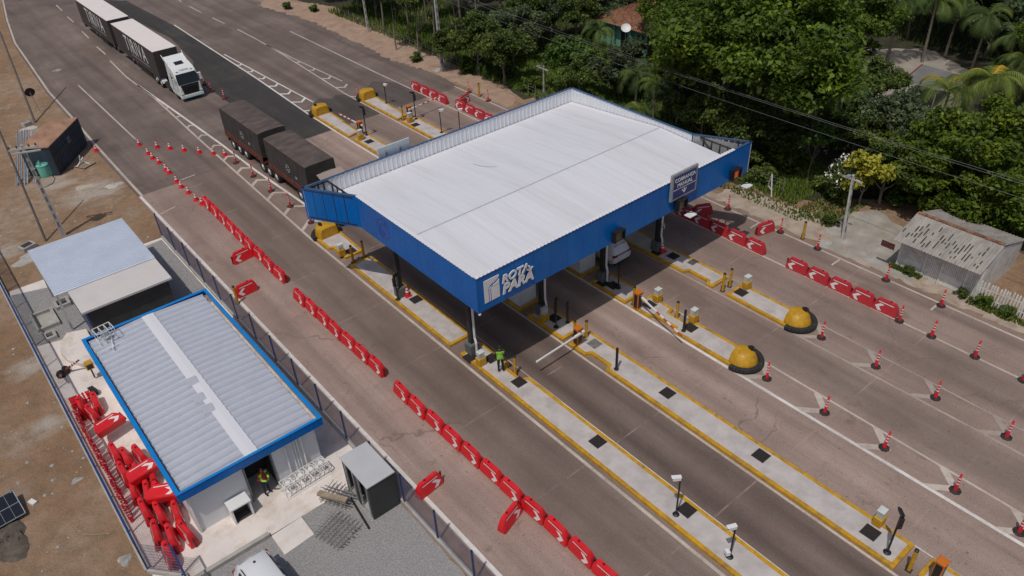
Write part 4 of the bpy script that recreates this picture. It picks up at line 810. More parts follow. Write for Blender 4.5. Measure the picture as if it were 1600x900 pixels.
OX0, OX1, OY0, OY1 = 2.02, 8.95, 26.42, 40.5
t = thing('office_building', 'white office with pale ribbed roof and bright blue edge trim', 'office building', ((OX0 + OX1) / 2, 33.4, 0)); oc = ((OX0 + OX1) / 2, 33.4)
wx0, wx1, wy0, wy1 = OX0 + .32, OX1 - .38, OY0 + .38, OY1 - .3; H_ = 2.82
b = MB(*oc); dx0, dx1 = 4.95, 6.28                                       # doorway recess in the front wall
b.box(wx0, dx0, wy0, wy0 + .14, 0, H_); b.box(dx1, wx1, wy0, wy0 + .14, 0, H_); b.box(dx0, dx1, wy0, wy0 + .14, 2.35, H_)
b.box(wx0, wx0 + .14, wy0 + .14, wy1, 0, H_); b.box(wx1 - .14, wx1, wy0 + .14, wy1, 0, H_); b.box(wx0 + .14, wx1 - .14, wy1 - .14, wy1, 0, H_)
wl = part(b, 'wall', WALLW, t)
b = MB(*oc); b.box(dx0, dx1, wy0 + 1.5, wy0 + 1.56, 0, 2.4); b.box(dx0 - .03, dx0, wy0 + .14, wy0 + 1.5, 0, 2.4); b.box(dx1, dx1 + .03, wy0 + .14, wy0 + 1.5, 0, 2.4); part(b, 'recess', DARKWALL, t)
b = MB(*oc); b.box(dx0 - .05, dx0 + .03, wy0 - .03, wy0 + .17, 0, 2.38); b.box(dx1 - .03, dx1 + .05, wy0 - .03, wy0 + .17, 0, 2.38); b.box(dx0 - .05, dx1 + .05, wy0 - .03, wy0 + .17, 2.30, 2.38); part(b, 'door_frame', mat('grey_frame', (.16, .16, .155), .6), t)
b = MB(*oc); b.box(dx0 + .03, dx0 + .08, wy0 + .17, wy0 + 1.2, .02, 2.2); part(b, 'door', mat('white_door', (.6, .6, .6), .5), t)
zr = lambda x, y: 3.02 - abs(x - (OX0 + OX1) / 2) * .05
xm = (OX0 + OX1) / 2; b = MB(*oc); corr(b, OX0 + .26, xm, OY0 + .08, OY1 - .08, zr, .5, .10, 'x', None, 1); corr(b, xm, OX1 - .3, OY0 + .08, OY1 - .08, zr, .5, .10, 'x', None, 1)
rf = part(b, 'roof', ROOFBLUE, t)
b = MB(*oc); b.add([(xm - .32, OY0 + .1, 3.11), (xm, OY0 + .1, 3.13), (xm + .32, OY0 + .1, 3.11), (xm + .32, OY1 - .1, 3.11), (xm, OY1 - .1, 3.13), (xm - .32, OY1 - .1, 3.11)], [(0, 1, 4, 5), (1, 2, 3, 4)]); part(b, 'ridge_cap', WHITEROOF, rf)
for k, (px_, py_) in enumerate(((5.27, 33.08), (5.07, 31.66), (5.11, 30.62))):
    b = MB(*oc); b.plate([(px_ - .28, py_ - .28, 3.13), (px_ + .28, py_ - .28, 3.13), (px_ + .28, py_ + .28, 3.2), (px_ - .28, py_ + .28, 3.2)], .03); b.box(px_ - .25, px_ + .25, py_ + .2, py_ + .26, 3.03, 3.18); part(b, 'roof_flap', ROOFBLUE, rf)
b = MB(*oc)
b.box(OX0, OX1, OY0, OY0 + .06, 2.66, 3.12); b.box(OX0, OX1, OY1 - .06, OY1, 2.7, 3.12); b.box(OX0, OX0 + .06, OY0 + .06, OY1 - .06, 2.66, 3.12); b.box(OX1 - .06, OX1, OY0 + .06, OY1 - .06, 2.66, 3.12)
fa = part(b, 'fascia', BLUE, t)
b = MB(*oc); w = .17
b.box(OX0 - .02, OX1 + .02, OY0 - .02, OY0 + w - .05, 3.123, 3.15); b.box(OX0 - .02, OX1 + .02, OY1 - w, OY1 + .02, 3.123, 3.15); b.box(OX0 - .02, OX0 + w, OY0 + w - .05, OY1 - w, 3.123, 3.15); b.box(OX1 - w, OX1 + .02, OY0 + w - .05, OY1 - w, 3.123, 3.15)
part(b, 'trim', BLUEB, fa)
b = MB(*oc); b.box(OX0 + .07, OX0 + .25, OY0 + .1, OY1 - .1, 2.74, 2.8); b.box(OX1 - .29, OX1 - .07, OY0 + .1, OY1 - .1, 2.74, 2.8); part(b, 'gutter', mat('gutter_sheet', (.22, .20, .18), .7, .35, 1.2, dirt=(.42, .26, .14), damt=.8), rf)
b = MB(*oc); b.box(OX1 - .28, OX1 - .14, OY0 + .3, OY1 - 1.2, 2.81, 2.9)
part(b, 'peeling_flashing', mat('cream_flashing', (.58, .52, .44), .7, .2, 2, dirt=(.42, .25, .15), damt=.7), rf)
b = MB(*oc); x_ = wx0
for i, dx in enumerate((6.98, 7.30, 7.44, 7.58, 7.80)): b.cyl((dx, wy0 - .07, .5), (dx, wy0 - .07, 2.6), .05 if i in (0, 4) else .03, None, 8)
part(b, 'conduit', WHITE, t, smooth=True)
for xa, xb in ((6.55, 6.85), (8.1, 8.25), (3.2, 3.35)): b = MB(*oc); b.box(xa, xb, wy0 - .15, wy0, 2.3, 2.5); part(b, 'wall_lamp', WHITE, t, bevel=.015)
b = MB(*oc); b.cyl((wx0 + .05, wy0 - .06, .0), (wx0 + .05, wy0 - .06, 2.7), .05, None, 8); part(b, 'downpipe', WHITE, t, smooth=True)
t = thing('box_shelter', 'small white open-fronted box shelter against the office wall', 'shelter', (4.2, 26.35, 0))
b = MB(); b.box(-.5, .5, -.32, .36, .95, 1.05); part(b, 'top', WHITE, t, bevel=.02); b = MB(); b.box(-.46, -.38, -.28, .34, 0, .95); b.box(.38, .46, -.28, .34, 0, .95); part(b, 'side', WHITE, t); b = MB(); b.box(-.38, .38, .26, .34, 0, .95); b.box(-.38, .38, -.2, .26, 0, .1); part(b, 'back_panel', mat('brown_grille', (.07, .06, .055), .7, .3, 12), t)
t = thing('equipment_cage', 'white tubular cage with round fittings along the office front wall', 'cage', (7.35, 26.15, 0), .04)
def cage(t, L, D, H2, nx, m):
    b = MB()
    for i in range(nx + 1):
        x = -L / 2 + L * i / nx; b.bar((x, -D / 2, 0), (x, -D / 2, H2), .035); b.bar((x, D / 2, 0), (x, D / 2, H2), .035); b.bar((x, -D / 2, H2), (x, D / 2, H2), .035); b.bar((x, -D / 2, .05), (x, D / 2, .05), .035)
    for z in (.05, H2 * .5, H2):
        for y in (-D / 2, D / 2): b.bar((-L / 2, y, z), (L / 2, y, z), .035)
    part(b, 'frame', m, t)
cage(t, 2.3, .6, .75, 9, WHITE)
for x in (-.85, -.2, .35, .9):
    b = MB(); n = 14
    b.tube([(x + .2 * math.cos(2 * math.pi * i / n), .0 + .2 * math.sin(2 * math.pi * i / n), .78) for i in range(n + 1)], .022, 5); b.lathe([(.0, .6), (.12, .62), (.12, .75), (0, .77)], (x, 0, 0), 10); part(b, 'fitting', WHITE, t)
b = MB(); b.box(-1.2, 1.2, -.36, -.3, 0, .08); part(b, 'skid', WHITE, t)
t = thing('roof_rack', 'white tubular ladder rack at the rear left office roof corner', 'rack', (*(3.12, 39.77), 3.05), .1)
cage(t, .9, .7, .7, 3, WHITE); b = MB(); b.lathe([(0, .2), (.2, .22), (.2, .5), (0, .52)], n=10); part(b, 'round_unit', ZINC, t); b = MB(); b.bar((.1, -.4, .05), (-.15, -1.2, .05), .05); b.bar((-.3, -1.0, .05), (.2, -1.0, .05), .04); part(b, 'foot_bar', WHITE, t)
t = thing('worklight', 'yellow work lamp box at the rear left corner of the office', 'lamp', (1.85, 41.1, .12)); b = MB(); b.box(-.2, .2, -.2, .2, .7, 1.15); part(b, 'box', YELLOW, t, bevel=.03); b = MB(); b.bar((0, 0, 0), (0, 0, .7), .08); part(b, 'post', STEELDK, t); b = MB(); b.box(-.205, -.2, -.15, .15, .78, 1.06); b.box(-.15, .15, -.206, -.2, .78, 1.06); part(b, 'lens', BLACK, t)

t = thing('technical_building', 'charcoal building with flat pale roof slab behind the office', 'building', (5.3, 44.8, 0)); oc = (5.3, 44.8)
b = MB(*oc); b.box(3.0, 7.7, 43.5, 50.5, 0, 2.86); part(b, 'wall', DARKWALL, t)
b = MB(*oc); b.box(2.97, 3.0, 43.55, 50.4, .1, 2.8); b.box(2.93, 2.97, 43.9, 44.0, 0, 2.8); part(b, 'side_cladding', NAVY, t)
b = MB(*oc); b.box(2.72, 7.92, 43.28, 46.6, 2.86, 3.0); part(b, 'roof_slab', mat('pale_slab', (.62, .58, .56), .85, .08, .7, dirt=(.5, .46, .42)), t, bevel=.01)
zt = lambda x, y: 3.04 + (y - 46.3) * .015
b = MB(*oc); corr(b, 2.0, 7.92, 46.15, 52.5, zt, .21, .075, 'x'); rs = part(b, 'ribbed_roof', ROOFBLUE2, t)
b = MB(*oc); b.box(2.02, 2.08, 46.7, 52.4, 2.9, 3.03); b.box(7.84, 7.9, 46.7, 52.4, 2.9, 3.03); part(b, 'roof_edge', STEELDK, rs)
for x in (2.15, 7.7):
    for y in (46.8, 51.5): b = MB(*oc); b.box(x - .06, x + .06, y - .06, y + .06, 0, 3.0); part(b, 'support_post', ZINC, t)
t = thing('equipment_cabinet', 'tall charcoal cabinet with pale flat top beside the fence', 'cabinet', (9.32, 23.2, 0)); oc = (9.32, 23.2)
b = MB(*oc); b.box(8.66, 10.02, 22.08, 22.2, 0, 2.2); b.box(8.66, 10.02, 24.32, 24.42, 0, 2.2); b.box(9.9, 10.02, 22.2, 24.32, 0, 2.2); b.box(8.66, 8.74, 23.15, 23.4, 0, 2.2); part(b, 'wall', mat('charcoal_cabinet', (.04, .044, .042), .6, .15, 1), t)
b = MB(*oc); b.box(8.7, 9.9, 22.2, 24.32, 0, .15); b.box(9.3, 9.36, 22.2, 24.32, .15, 2.2); part(b, 'backplate', CEMENT, t)
for y in (22.68, 23.86):
    b = MB(*oc); b.cyl((8.85, y, 1.15), (9.15, y, 1.15), .42, .42, 16); b.box(8.9, 9.2, y - .3, y + .3, .2, .75); part(b, 'fan', BLACK, t)
b = MB(*oc)
for y in (22.3, 23.05, 23.5, 24.2): b.bar((8.68, y, .1), (8.68, y, 2.15), .07)
part(b, 'louvre_frame', ZINC, t)
b = MB(*oc); b.box(8.60, 10.06, 22.03, 24.47, 2.2, 2.27); part(b, 'top', mat('pale_top', (.50, .50, .51), .6, .06, 1), t, bevel=.01)
# things in the yard
def rebar(cx, cy, rz, label, n=9, L=2.2):
    t = thing('rebar_cage', label, 'rebar cage', (cx, cy, 0), rz, 'steel reinforcement cages'); b = MB(); W2 = .14 * n / 2
    for z in (.06, .3): [b.bar((-W2 + .16 * i, -L / 2 + jit(.12), z), (-W2 + .16 * i, L / 2 + jit(.12), z), .03) for i in range(n)]
    part(b, 'bars', mat('grey_rebar', (.30, .29, .28), .6, .3, 4, metal=.3), t); b = MB()
    for z in (.09, .33): [b.bar((-W2 - .15, -L / 2 + .15 + .22 * j, z), (W2 + .35, -L / 2 + .15 + .22 * j + jit(.04), z), .024) for j in range(int(L / .22))]
    for j in range(int(L / .44)): y = -L / 2 + .2 + .44 * j; b.bar((-W2, y, .06), (-W2, y, .34), .024); b.bar((W2, y, .06), (W2, y, .34), .024)
    part(b, 'ties', mat('grey_rebar', (.30, .29, .28), .6, .3, 4, metal=.3), t)
rebar(7.0, 22.65, .30, 'large grey reinforcement cage lying on the gravel', 8, 1.75); rebar(8.0, 24.3, .5, 'smaller dark reinforcement cage beside the timber plank', 5, 1.7)
b = MB(); b.box(-.14, .14, -.75, .75, .4, .5); solo(b, 'timber_plank', 'short pale timber plank lying on the smaller reinforcement cage', 'plank', WOOD, (7.75, 24.2, 0), .55)
b = MB(); b.cyl((0, -1.1, .06), (0, 1.1, .06), .05, None, 8); solo(b, 'black_pipe', 'black pipe lying on the gravel beside the charcoal cabinet', 'pipe', BLACK, (8.35, 22.9, 0.0), -.12)
# leaning delineators along the left fence and the stacked ones
ml = make_delineator(False, RED, 'delineator', 'delineators lined up along the left fence'); MKL = Maker(ml)
for i in range(46): MKL((.20 + jit(.04), 38.3 - .195 * i, -.08), 0, 'red delineator without base in the long file along the left fence', (0, -.06 + jit(.05), jit(3)))
mp = make_delineator(False, RED, 'delineator', 'delineators stacked lying down'); MKQ = Maker(mp); k = 0
for lay, nn in enumerate((5, 4)):
    for i in range(nn): MKQ((.10, 39.35 + .18 * i + .09 * lay, .10 + .15 * lay), 0, 'red and white delineator in the pile lying beside the stacked rubber bases', (0, math.pi / 2, 0))
t0 = thing('rubber_ballast', 'black rubber ballast', 'rubber ballast', (0, 0, 0), 0, 'black rubber bases set on edge'); b = MB(); b.lathe([(.29, -.05), (.29, .03), (.20, .06), (.07, .07)], n=10); part(b, 'foot', RUBBER, t0, smooth=True); b = MB(); b.cyl((0, 0, .06), (0, 0, .10), .08); part(b, 'socket', BLACK, t0); MKR = Maker(t0)
for i, (lab, x) in enumerate((('nearest the pile', 1.28), ('in the middle', 1.38), ('farthest from the pile', 1.48))): MKR((x + .05, 39.75, .3), 0, 'black rubber base set on edge beside the stacked delineators, the one ' + lab, (0, math.pi / 2 - .2, .1))
MKX = Maker(make_delineator(True, mat('dull_red_plastic', (.20, .03, .03), .6)))
MKX((.75, 42.75, .25), 0, 'dark red delineator lying tipped over on its black base in the yard', (.9, .5, .6))
MKX((.45, 42.6, .2), 0, 'thin red delineator leaning beside the tipped one in the yard', (1.0, -.6, .2))
MKD((.55, 38.7, 0), -1.75, 'red barrier standing against the left fence below the delineator pile', (0, .1, -1.75))
# ---------------------------------------------------------------- vehicles
def wheel(t, x, y, r, w, s, dual=False, rimmat=None, name='wheel'):
    o_ = (t.location.x, t.location.y) if t.name.endswith('lorry') else (0, 0)
    b = MB(*o_); prof = [(r * .56, -w / 2), (r * .93, -w / 2), (r, -w * .32), (r, w * .32), (r * .93, w / 2), (r * .56, w / 2)]
    n = 20; vs = []; fs = []
    for rr, xx in prof:
        for i in range(n): a = 2 * math.pi * i / n; vs.append((x + xx, y + rr * math.cos(a), r + rr * math.sin(a)))
    for j in range(5): fs += [(j * n + i, j * n + (i + 1) % n, (j + 1) * n + (i + 1) % n, (j + 1) * n + i) for i in range(n)]
    o = part(b.add(vs, fs), name, RUBBER, t, smooth=True)
    b = MB(*o_); xx = x + s * (w / 2 - .04); b.cyl((x - s * w * .4, y, r), (xx, y, r), r * .57, r * .57, 16); b.cyl((xx, y, r), (xx + s * .05, y, r), r * .24, r * .2, 10)
    part(b, 'rim', rimmat or RIM, o)
def loft(b, secs):
    m = len(secs[0]); vs = [v for s in secs for v in s]; fs = []
    for j in range(len(secs) - 1): fs += [(j * m + i, j * m + i + 1, (j + 1) * m + i + 1, (j + 1) * m + i) for i in range(m - 1)]
    fs += [tuple(range(m)), tuple((len(secs) - 1) * m + i for i in range(m - 1, -1, -1))]
    return b.add(vs, fs)
def suv(label, loc, rz):
    """local +y is forward"""
    t = thing('white_suv', label, 'car', loc, rz); L, w = 4.3, .84
    def sec(y, wl, zb, zbelt, wr, zr):
        h = [(wl * .90, zb), (wl, zb + .18), (wl * 1.01, .72), (wl * .98, zbelt - .05), (wl * .94, zbelt), (wr, zr - .07), (wr * .86, zr), (0, zr + .025)]
        return [(-x, y, z) for x, z in h] + [(x, y, z) for x, z in h[-2::-1]]
    S = [sec(-2.13, w * .90, .40, .92, w * .86, .98), sec(-2.05, w * .95, .32, 1.0, w * .84, 1.08), sec(-1.92, w * .98, .27, 1.02, w * .76, 1.40), sec(-1.62, w, .24, 1.02, w * .74, 1.60), sec(-1.0, w, .22, 1.0, w * .75, 1.65), sec(.0, w, .22, .98, w * .75, 1.64),
         sec(.35, w, .22, .97, w * .76, 1.56), sec(1.05, w, .22, .96, w * .86, 1.03), sec(1.6, w * .97, .24, .92, w * .82, .96), sec(2.0, w * .90, .30, .80, w * .74, .84), sec(2.13, w * .80, .38, .66, w * .66, .70)]
    b = MB(); loft(b, S); part(b, 'body', CARWHITE, t, smooth=True)
    b = MB(); f = lambda s, pts: b.add([(s * x, y, z) for x, y, z in pts], [(0, 1, 2, 3) if s > 0 else (3, 2, 1, 0)])
    for s in (-1, 1):
        for y0, y1, a0, a1 in ((-1.55, -.72, -1.45, -.72), (-.66, .28, -.66, .12)):
            xb, xt = w * .945, w * .775
            f(s, [(xb + .012, y0, 1.05), (xb + .012, y1 + (.32 if y1 > 0 else 0), 1.02), (xt + .02, a1, 1.53), (xt + .02, a0, 1.52)])
    wn = part(b, 'side_window', GLASS, t)
    b = MB(); b.add([(-w * .70, -1.985, 1.10), (w * .70, -1.985, 1.10), (w * .62, -1.70, 1.53), (-w * .62, -1.70, 1.53)], [(0, 1, 2, 3)]); b.add([(-w * .66, -2.02, 1.14), (w * .66, -2.02, 1.14), (w * .60, -1.83, 1.49), (-w * .60, -1.83, 1.49)], [(0, 1, 2, 3)]); part(b, 'rear_window', GLASS, t)
    b = MB(); b.add([(-w * .80, 1.0, 1.065), (w * .80, 1.0, 1.065), (w * .68, .40, 1.555), (-w * .68, .40, 1.555)], [(0, 1, 2, 3)]); part(b, 'windscreen', GLASS, t)
    b = MB(); b.box(-w * .7, w * .7, -2.15, -2.09, .90, .97); part(b, 'rear_trim', BLACK, t)
    for s in (-1, 1):
        b = MB(); b.box(min(s * w * .52, s * w * .96), max(s * w * .52, s * w * .96), -2.155, -1.98, .84, 1.0); part(b, 'tail_lamp', REDLAMP, t, bevel=.02)
        b = MB(); b.box(min(s * w * .50, s * w * .88), max(s * w * .50, s * w * .88), 1.95, 2.1, .66, .78); part(b, 'headlamp', LAMPGLASS, t, bevel=.02)
        b = MB(); b.box(min(s * (w + .02), s * (w + .2)), max(s * (w + .02), s * (w + .2)), .55, .68, .98, 1.12); part(b, 'mirror', BLACK, t, bevel=.02)
        b = MB(); b.bar((s * w * .70, -1.4, 1.69), (s * w * .70, .05, 1.69), .03); part(b, 'roof_rail', BLACK, t)
        for y in (-1.3, 1.32): wheel(t, s * (w - .1), y, .34, .22, s)
    b = MB(); b.box(-.26, .26, -2.165, -2.13, .56, .68); part(b, 'number_plate', REFL, t); b = MB(); b.box(-w * .88, w * .88, -2.14, -1.95, .28, .40); part(b, 'lower_bumper', BLACK, t, bevel=.02)
    b = MB(); b.lathe([(.06, 0), (.03, .05), (0, .06)], (0, -1.35, 1.67), 8); part(b, 'antenna', BLACK, t)
    return t
suv('white SUV seen from behind leaving the lane under the canopy', (31.75, 30.85, 0), 0)
suv('white car cut by the bottom edge parked below the concrete ramp', (3.4, 21.0, 0), math.pi + .05)

def box_trailer(y0, y1, axles, label_txt, t, xc=22.45, w=1.21, zt=3.9):
    """curtain sided trailer as parts of the lorry t (loc xc, 0)"""
    b = MB(xc, t.location.y); b.box(xc - w, xc + w, y0, y1, 1.14, zt - .03); s = part(b, 'curtain_side', TRAILERSIDE, t)
    b = MB(xc, t.location.y); b.box(xc - w - .015, xc + w + .015, y0 - .015, y1 + .015, zt - .03, zt + .02); part(b, 'roof', TRAILERROOF, t, bevel=.01)
    b = MB(xc, t.location.y)
    for y in np.arange(y0 + .6, y1, 1.1): b.box(xc - w - .012, xc - w, y - .02, y + .02, 1.2, zt - .1)
    b.box(xc - w - .03, xc - w, y0, y1, 1.1, 1.2); b.box(xc + w, xc + w + .03, y0, y1, 1.1, 1.2); part(b, 'strap', mat('curtain_strap', (.06, .053, .048), .6), s)
    tx = text_mb('TIRIVA', 1.7, (xc - w - .03, y0 + (y1 - y0) * .60 + 2.3, 0.), (0, -1, 0), (0, 0, 1), .01, 0, .006); tx.o = (xc, t.location.y, 0)
    ya, yb = max(v[1] for v in tx.v), min(v[1] for v in tx.v); zb = max(v[2] for v in tx.v); yc = y0 + (y1 - y0) * .455
    for i, v in enumerate(tx.v): tx.v[i] = (v[0], yc + 3.45 - 6.9 * (ya - v[1]) / (ya - yb), 2.0 + v[2] / zb * 1.6)
    part(tx, 'lettering', WHITE, s)
    b = MB(xc, t.location.y); b.box(xc - w - .028, xc - w - .014, yc - 3.6, yc + 2.2, 1.62, 1.74); part(b, 'small_lettering', mat('dim_lettering', (.25, .24, .23), .6), s)
    b = MB(xc, t.location.y); b.box(xc - .5, xc + .5, y0 + .2, y1 - .1, .82, 1.13)
    ga = (y0 + 3.2, min(axles) - 1.0) if len(axles) < 3 else (axles[1] + 1.1, axles[2] - 1.0)
    for z in (.5, .75): b.box(xc - w + .05, xc - w + .09, ga[0], ga[1], z, z + .1)
    b.box(xc - w + .1, xc + w - .1, y1 - .2, y1 - .08, .5, .95); part(b, 'chassis', STEELDK, t)
    for y in axles:
        for sgn in (-1, 1): wheel(t, xc + sgn * (w - .32), y, .53, .5, sgn)
t = thing('box_lorry', 'white cabbed lorry pulling two dark trailers with big white lettering', 'truck', (22.1, 88, 0)); ty = 88
t.location.x = 22.1
box_trailer(83.6, 97.2, (92.6, 94.0), 'TIRIVA', t, 22.45 if False else 22.1 + .3); 
box_trailer(98.7, 111.6, (99.3, 100.8, 106.4, 107.8), 'TIRIVA', t, 22.4)
b = MB(22.1, ty); xc = 22.1; w = 1.12
prof = [(78.45, .42), (78.38, .9), (78.42, 1.55), (78.62, 2.3), (78.95, 2.85), (79.35, 3.15), (80.4, 3.45), (81.1, 3.75), (81.15, 1.0), (80.6, .42)]   # side outline (y, z)
n = len(prof)
def cabw(z): return w * (1.0 if z < 2.2 else 1.0 - .10 * (z - 2.2) / 1.5)
b.add([(xc - cabw(z), y, z) for y, z in prof] + [(xc + cabw(z), y, z) for y, z in prof], [tuple(range(n)), tuple(range(2 * n - 1, n - 1, -1))] + [((i + 1) % n, i, n + i, n + (i + 1) % n) for i in range(n)])
part(b, 'cab', CABWHITE, t, bevel=.09, seg=3, smooth=True)
def face(pts, nm, m):                                                     # sheets following the sloping cab front
    b = MB(22.1, ty); b.plate(pts, .02); return part(b, nm, m, t)
fy = lambda z: float(np.interp(z, [.42, .9, 1.55, 2.3, 2.85, 3.15], [78.45, 78.38, 78.42, 78.62, 78.95, 79.35])) - .02
face([(xc - 1.06, fy(1.70), 1.70), (xc + 1.06, fy(1.70), 1.70), (xc + 1.05, fy(2.28), 2.28), (xc - 1.05, fy(2.28), 2.28)], 'windscreen', GLASS)
face([(xc - 1.05, fy(2.283), 2.283), (xc + 1.05, fy(2.283), 2.283), (xc + .99, fy(2.66), 2.66), (xc - .99, fy(2.66), 2.66)], 'windscreen', GLASS)
face([(xc - .74, fy(.72) - .03, .72), (xc + .74, fy(.72) - .03, .72), (xc + .90, fy(1.66) - .03, 1.66), (xc - .90, fy(1.66) - .03, 1.66)], 'grille', BLACK)
b = MB(22.1, ty)
for z in (.85, 1.0, 1.15, 1.3, 1.45): b.box(xc - .7, xc + .7, fy(z) - .09, fy(z) - .02, z, z + .05)
part(b, 'grille_bar', STEELDK, t)
b = MB(22.1, ty); b.box(xc - 1.13, xc + 1.13, 78.26, 78.7, .32, .68); part(b, 'bumper', CABWHITE, t, bevel=.05, seg=2, smooth=True)
b = MB(22.1, ty); b.box(xc - 1.0, xc + 1.0, 78.24, 78.27, .34, .40); part(b, 'lower_lip', TEAL, t)
for s in (-1, 1):
    b = MB(22.1, ty); b.box(min(xc + s * .78, xc + s * 1.1), max(xc + s * .78, xc + s * 1.1), 78.28, 78.5, .7, .88); part(b, 'headlight', LAMPGLASS, t, bevel=.02)
    b = MB(22.1, ty); x0, x1 = sorted((xc + s * (w - .002), xc + s * (w + .012))); b.add([(x1 if s > 0 else x0, 78.85, 1.75), (x1 if s > 0 else x0, 79.9, 1.75), (x1 if s > 0 else x0, 79.9, 2.3), (x1 if s > 0 else x0, 79.05, 2.3)], [(0, 1, 2, 3)]); part(b, 'side_window', GLASS, t)
    b = MB(22.1, ty); x0, x1 = sorted((xc + s * (w + .1), xc + s * (w + .3))); b.box(x0, x1, 78.55, 78.7, 1.75, 2.45); b.bar((xc + s * w, 78.75, 2.4), (xc + s * (w + .2), 78.62, 2.4), .04); part(b, 'mirror', CABWHITE, t, bevel=.03)
    b = MB(22.1, ty); b.box(min(xc + s * .6, xc + s * .82), max(xc + s * .6, xc + s * .82), 78.93, 79.0, 2.78, 2.88); part(b, 'roof_lamp', BLACK, t)
    b = MB(22.1, ty); x0, x1 = sorted((xc + s * (w - .03), xc + s * (w + .01))); b.box(x0, x1, 79.95, 80.05, 1.0, 2.6); b.box(x0, x1, 79.2, 80.5, .95, 1.0); part(b, 'teal_stripe', TEAL, t)
    wheel(t, xc + s * (w - .2), 79.75, .5, .34, s, rimmat=TEAL)
    for y in (84.1, 85.5): wheel(t, xc + s * (w - .22), y, .5, .5, s)
    b = MB(22.1, ty)
    for y in (84.1, 85.5):
        pts = [(xc + s * (w - .22), y + .62 * math.cos(a), .5 + .62 * math.sin(a)) for a in np.linspace(.15, math.pi - .15, 9)]
        for p, q in zip(pts[:-1], pts[1:]): b.bar(p, q, .52, .03, up=(1, 0, 0)) if False else b.add([(p[0] - .27, p[1], p[2]), (p[0] + .27, p[1], p[2]), (q[0] + .27, q[1], q[2]), (q[0] - .27, q[1], q[2])], [(0, 1, 2, 3)])
    part(b, 'mudguard', CABWHITE, t)
b = MB(22.1, ty); b.plate([(xc - .42, 79.75, 3.31), (xc + .42, 79.75, 3.31), (xc + .42, 80.3, 3.465), (xc - .42, 80.3, 3.465)], .04); part(b, 'roof_hatch', BLACK, t)
b = MB(22.1, ty)
for s in (-1, 1): b.plate([(xc + s * .98, 80.3, 3.42), (xc + s * .98, 81.35, 3.6), (xc + s * 1.04, 81.5, 4.05), (xc + s * .98, 81.0, 3.75)], .05)
b.plate([(xc - .98, 80.5, 3.46), (xc + .98, 80.5, 3.46), (xc + .98, 81.4, 3.82), (xc - .98, 81.4, 3.82)], .05); part(b, 'wind_deflector', CABWHITE, t)
tx = text_mb('TIRIVA', .26, (xc, fy(2.9) - .035, 2.86), (1, 0, 0), (0, .45, .89), .008, 0, .004, 'CENTER'); tx.o = (22.1, ty, 0); part(tx, 'lettering', mat('grey_green_letters', (.10, .22, .2), .5), t)
b = MB(22.1, ty); b.box(xc - .45, xc + .45, 80.6, 87.5, .7, .95); b.box(xc - 1.05, xc - .5, 81.4, 83.0, .35, .9); b.box(xc + .5, xc + 1.05, 81.4, 83.0, .35, .9); part(b, 'tractor_chassis', STEELDK, t)

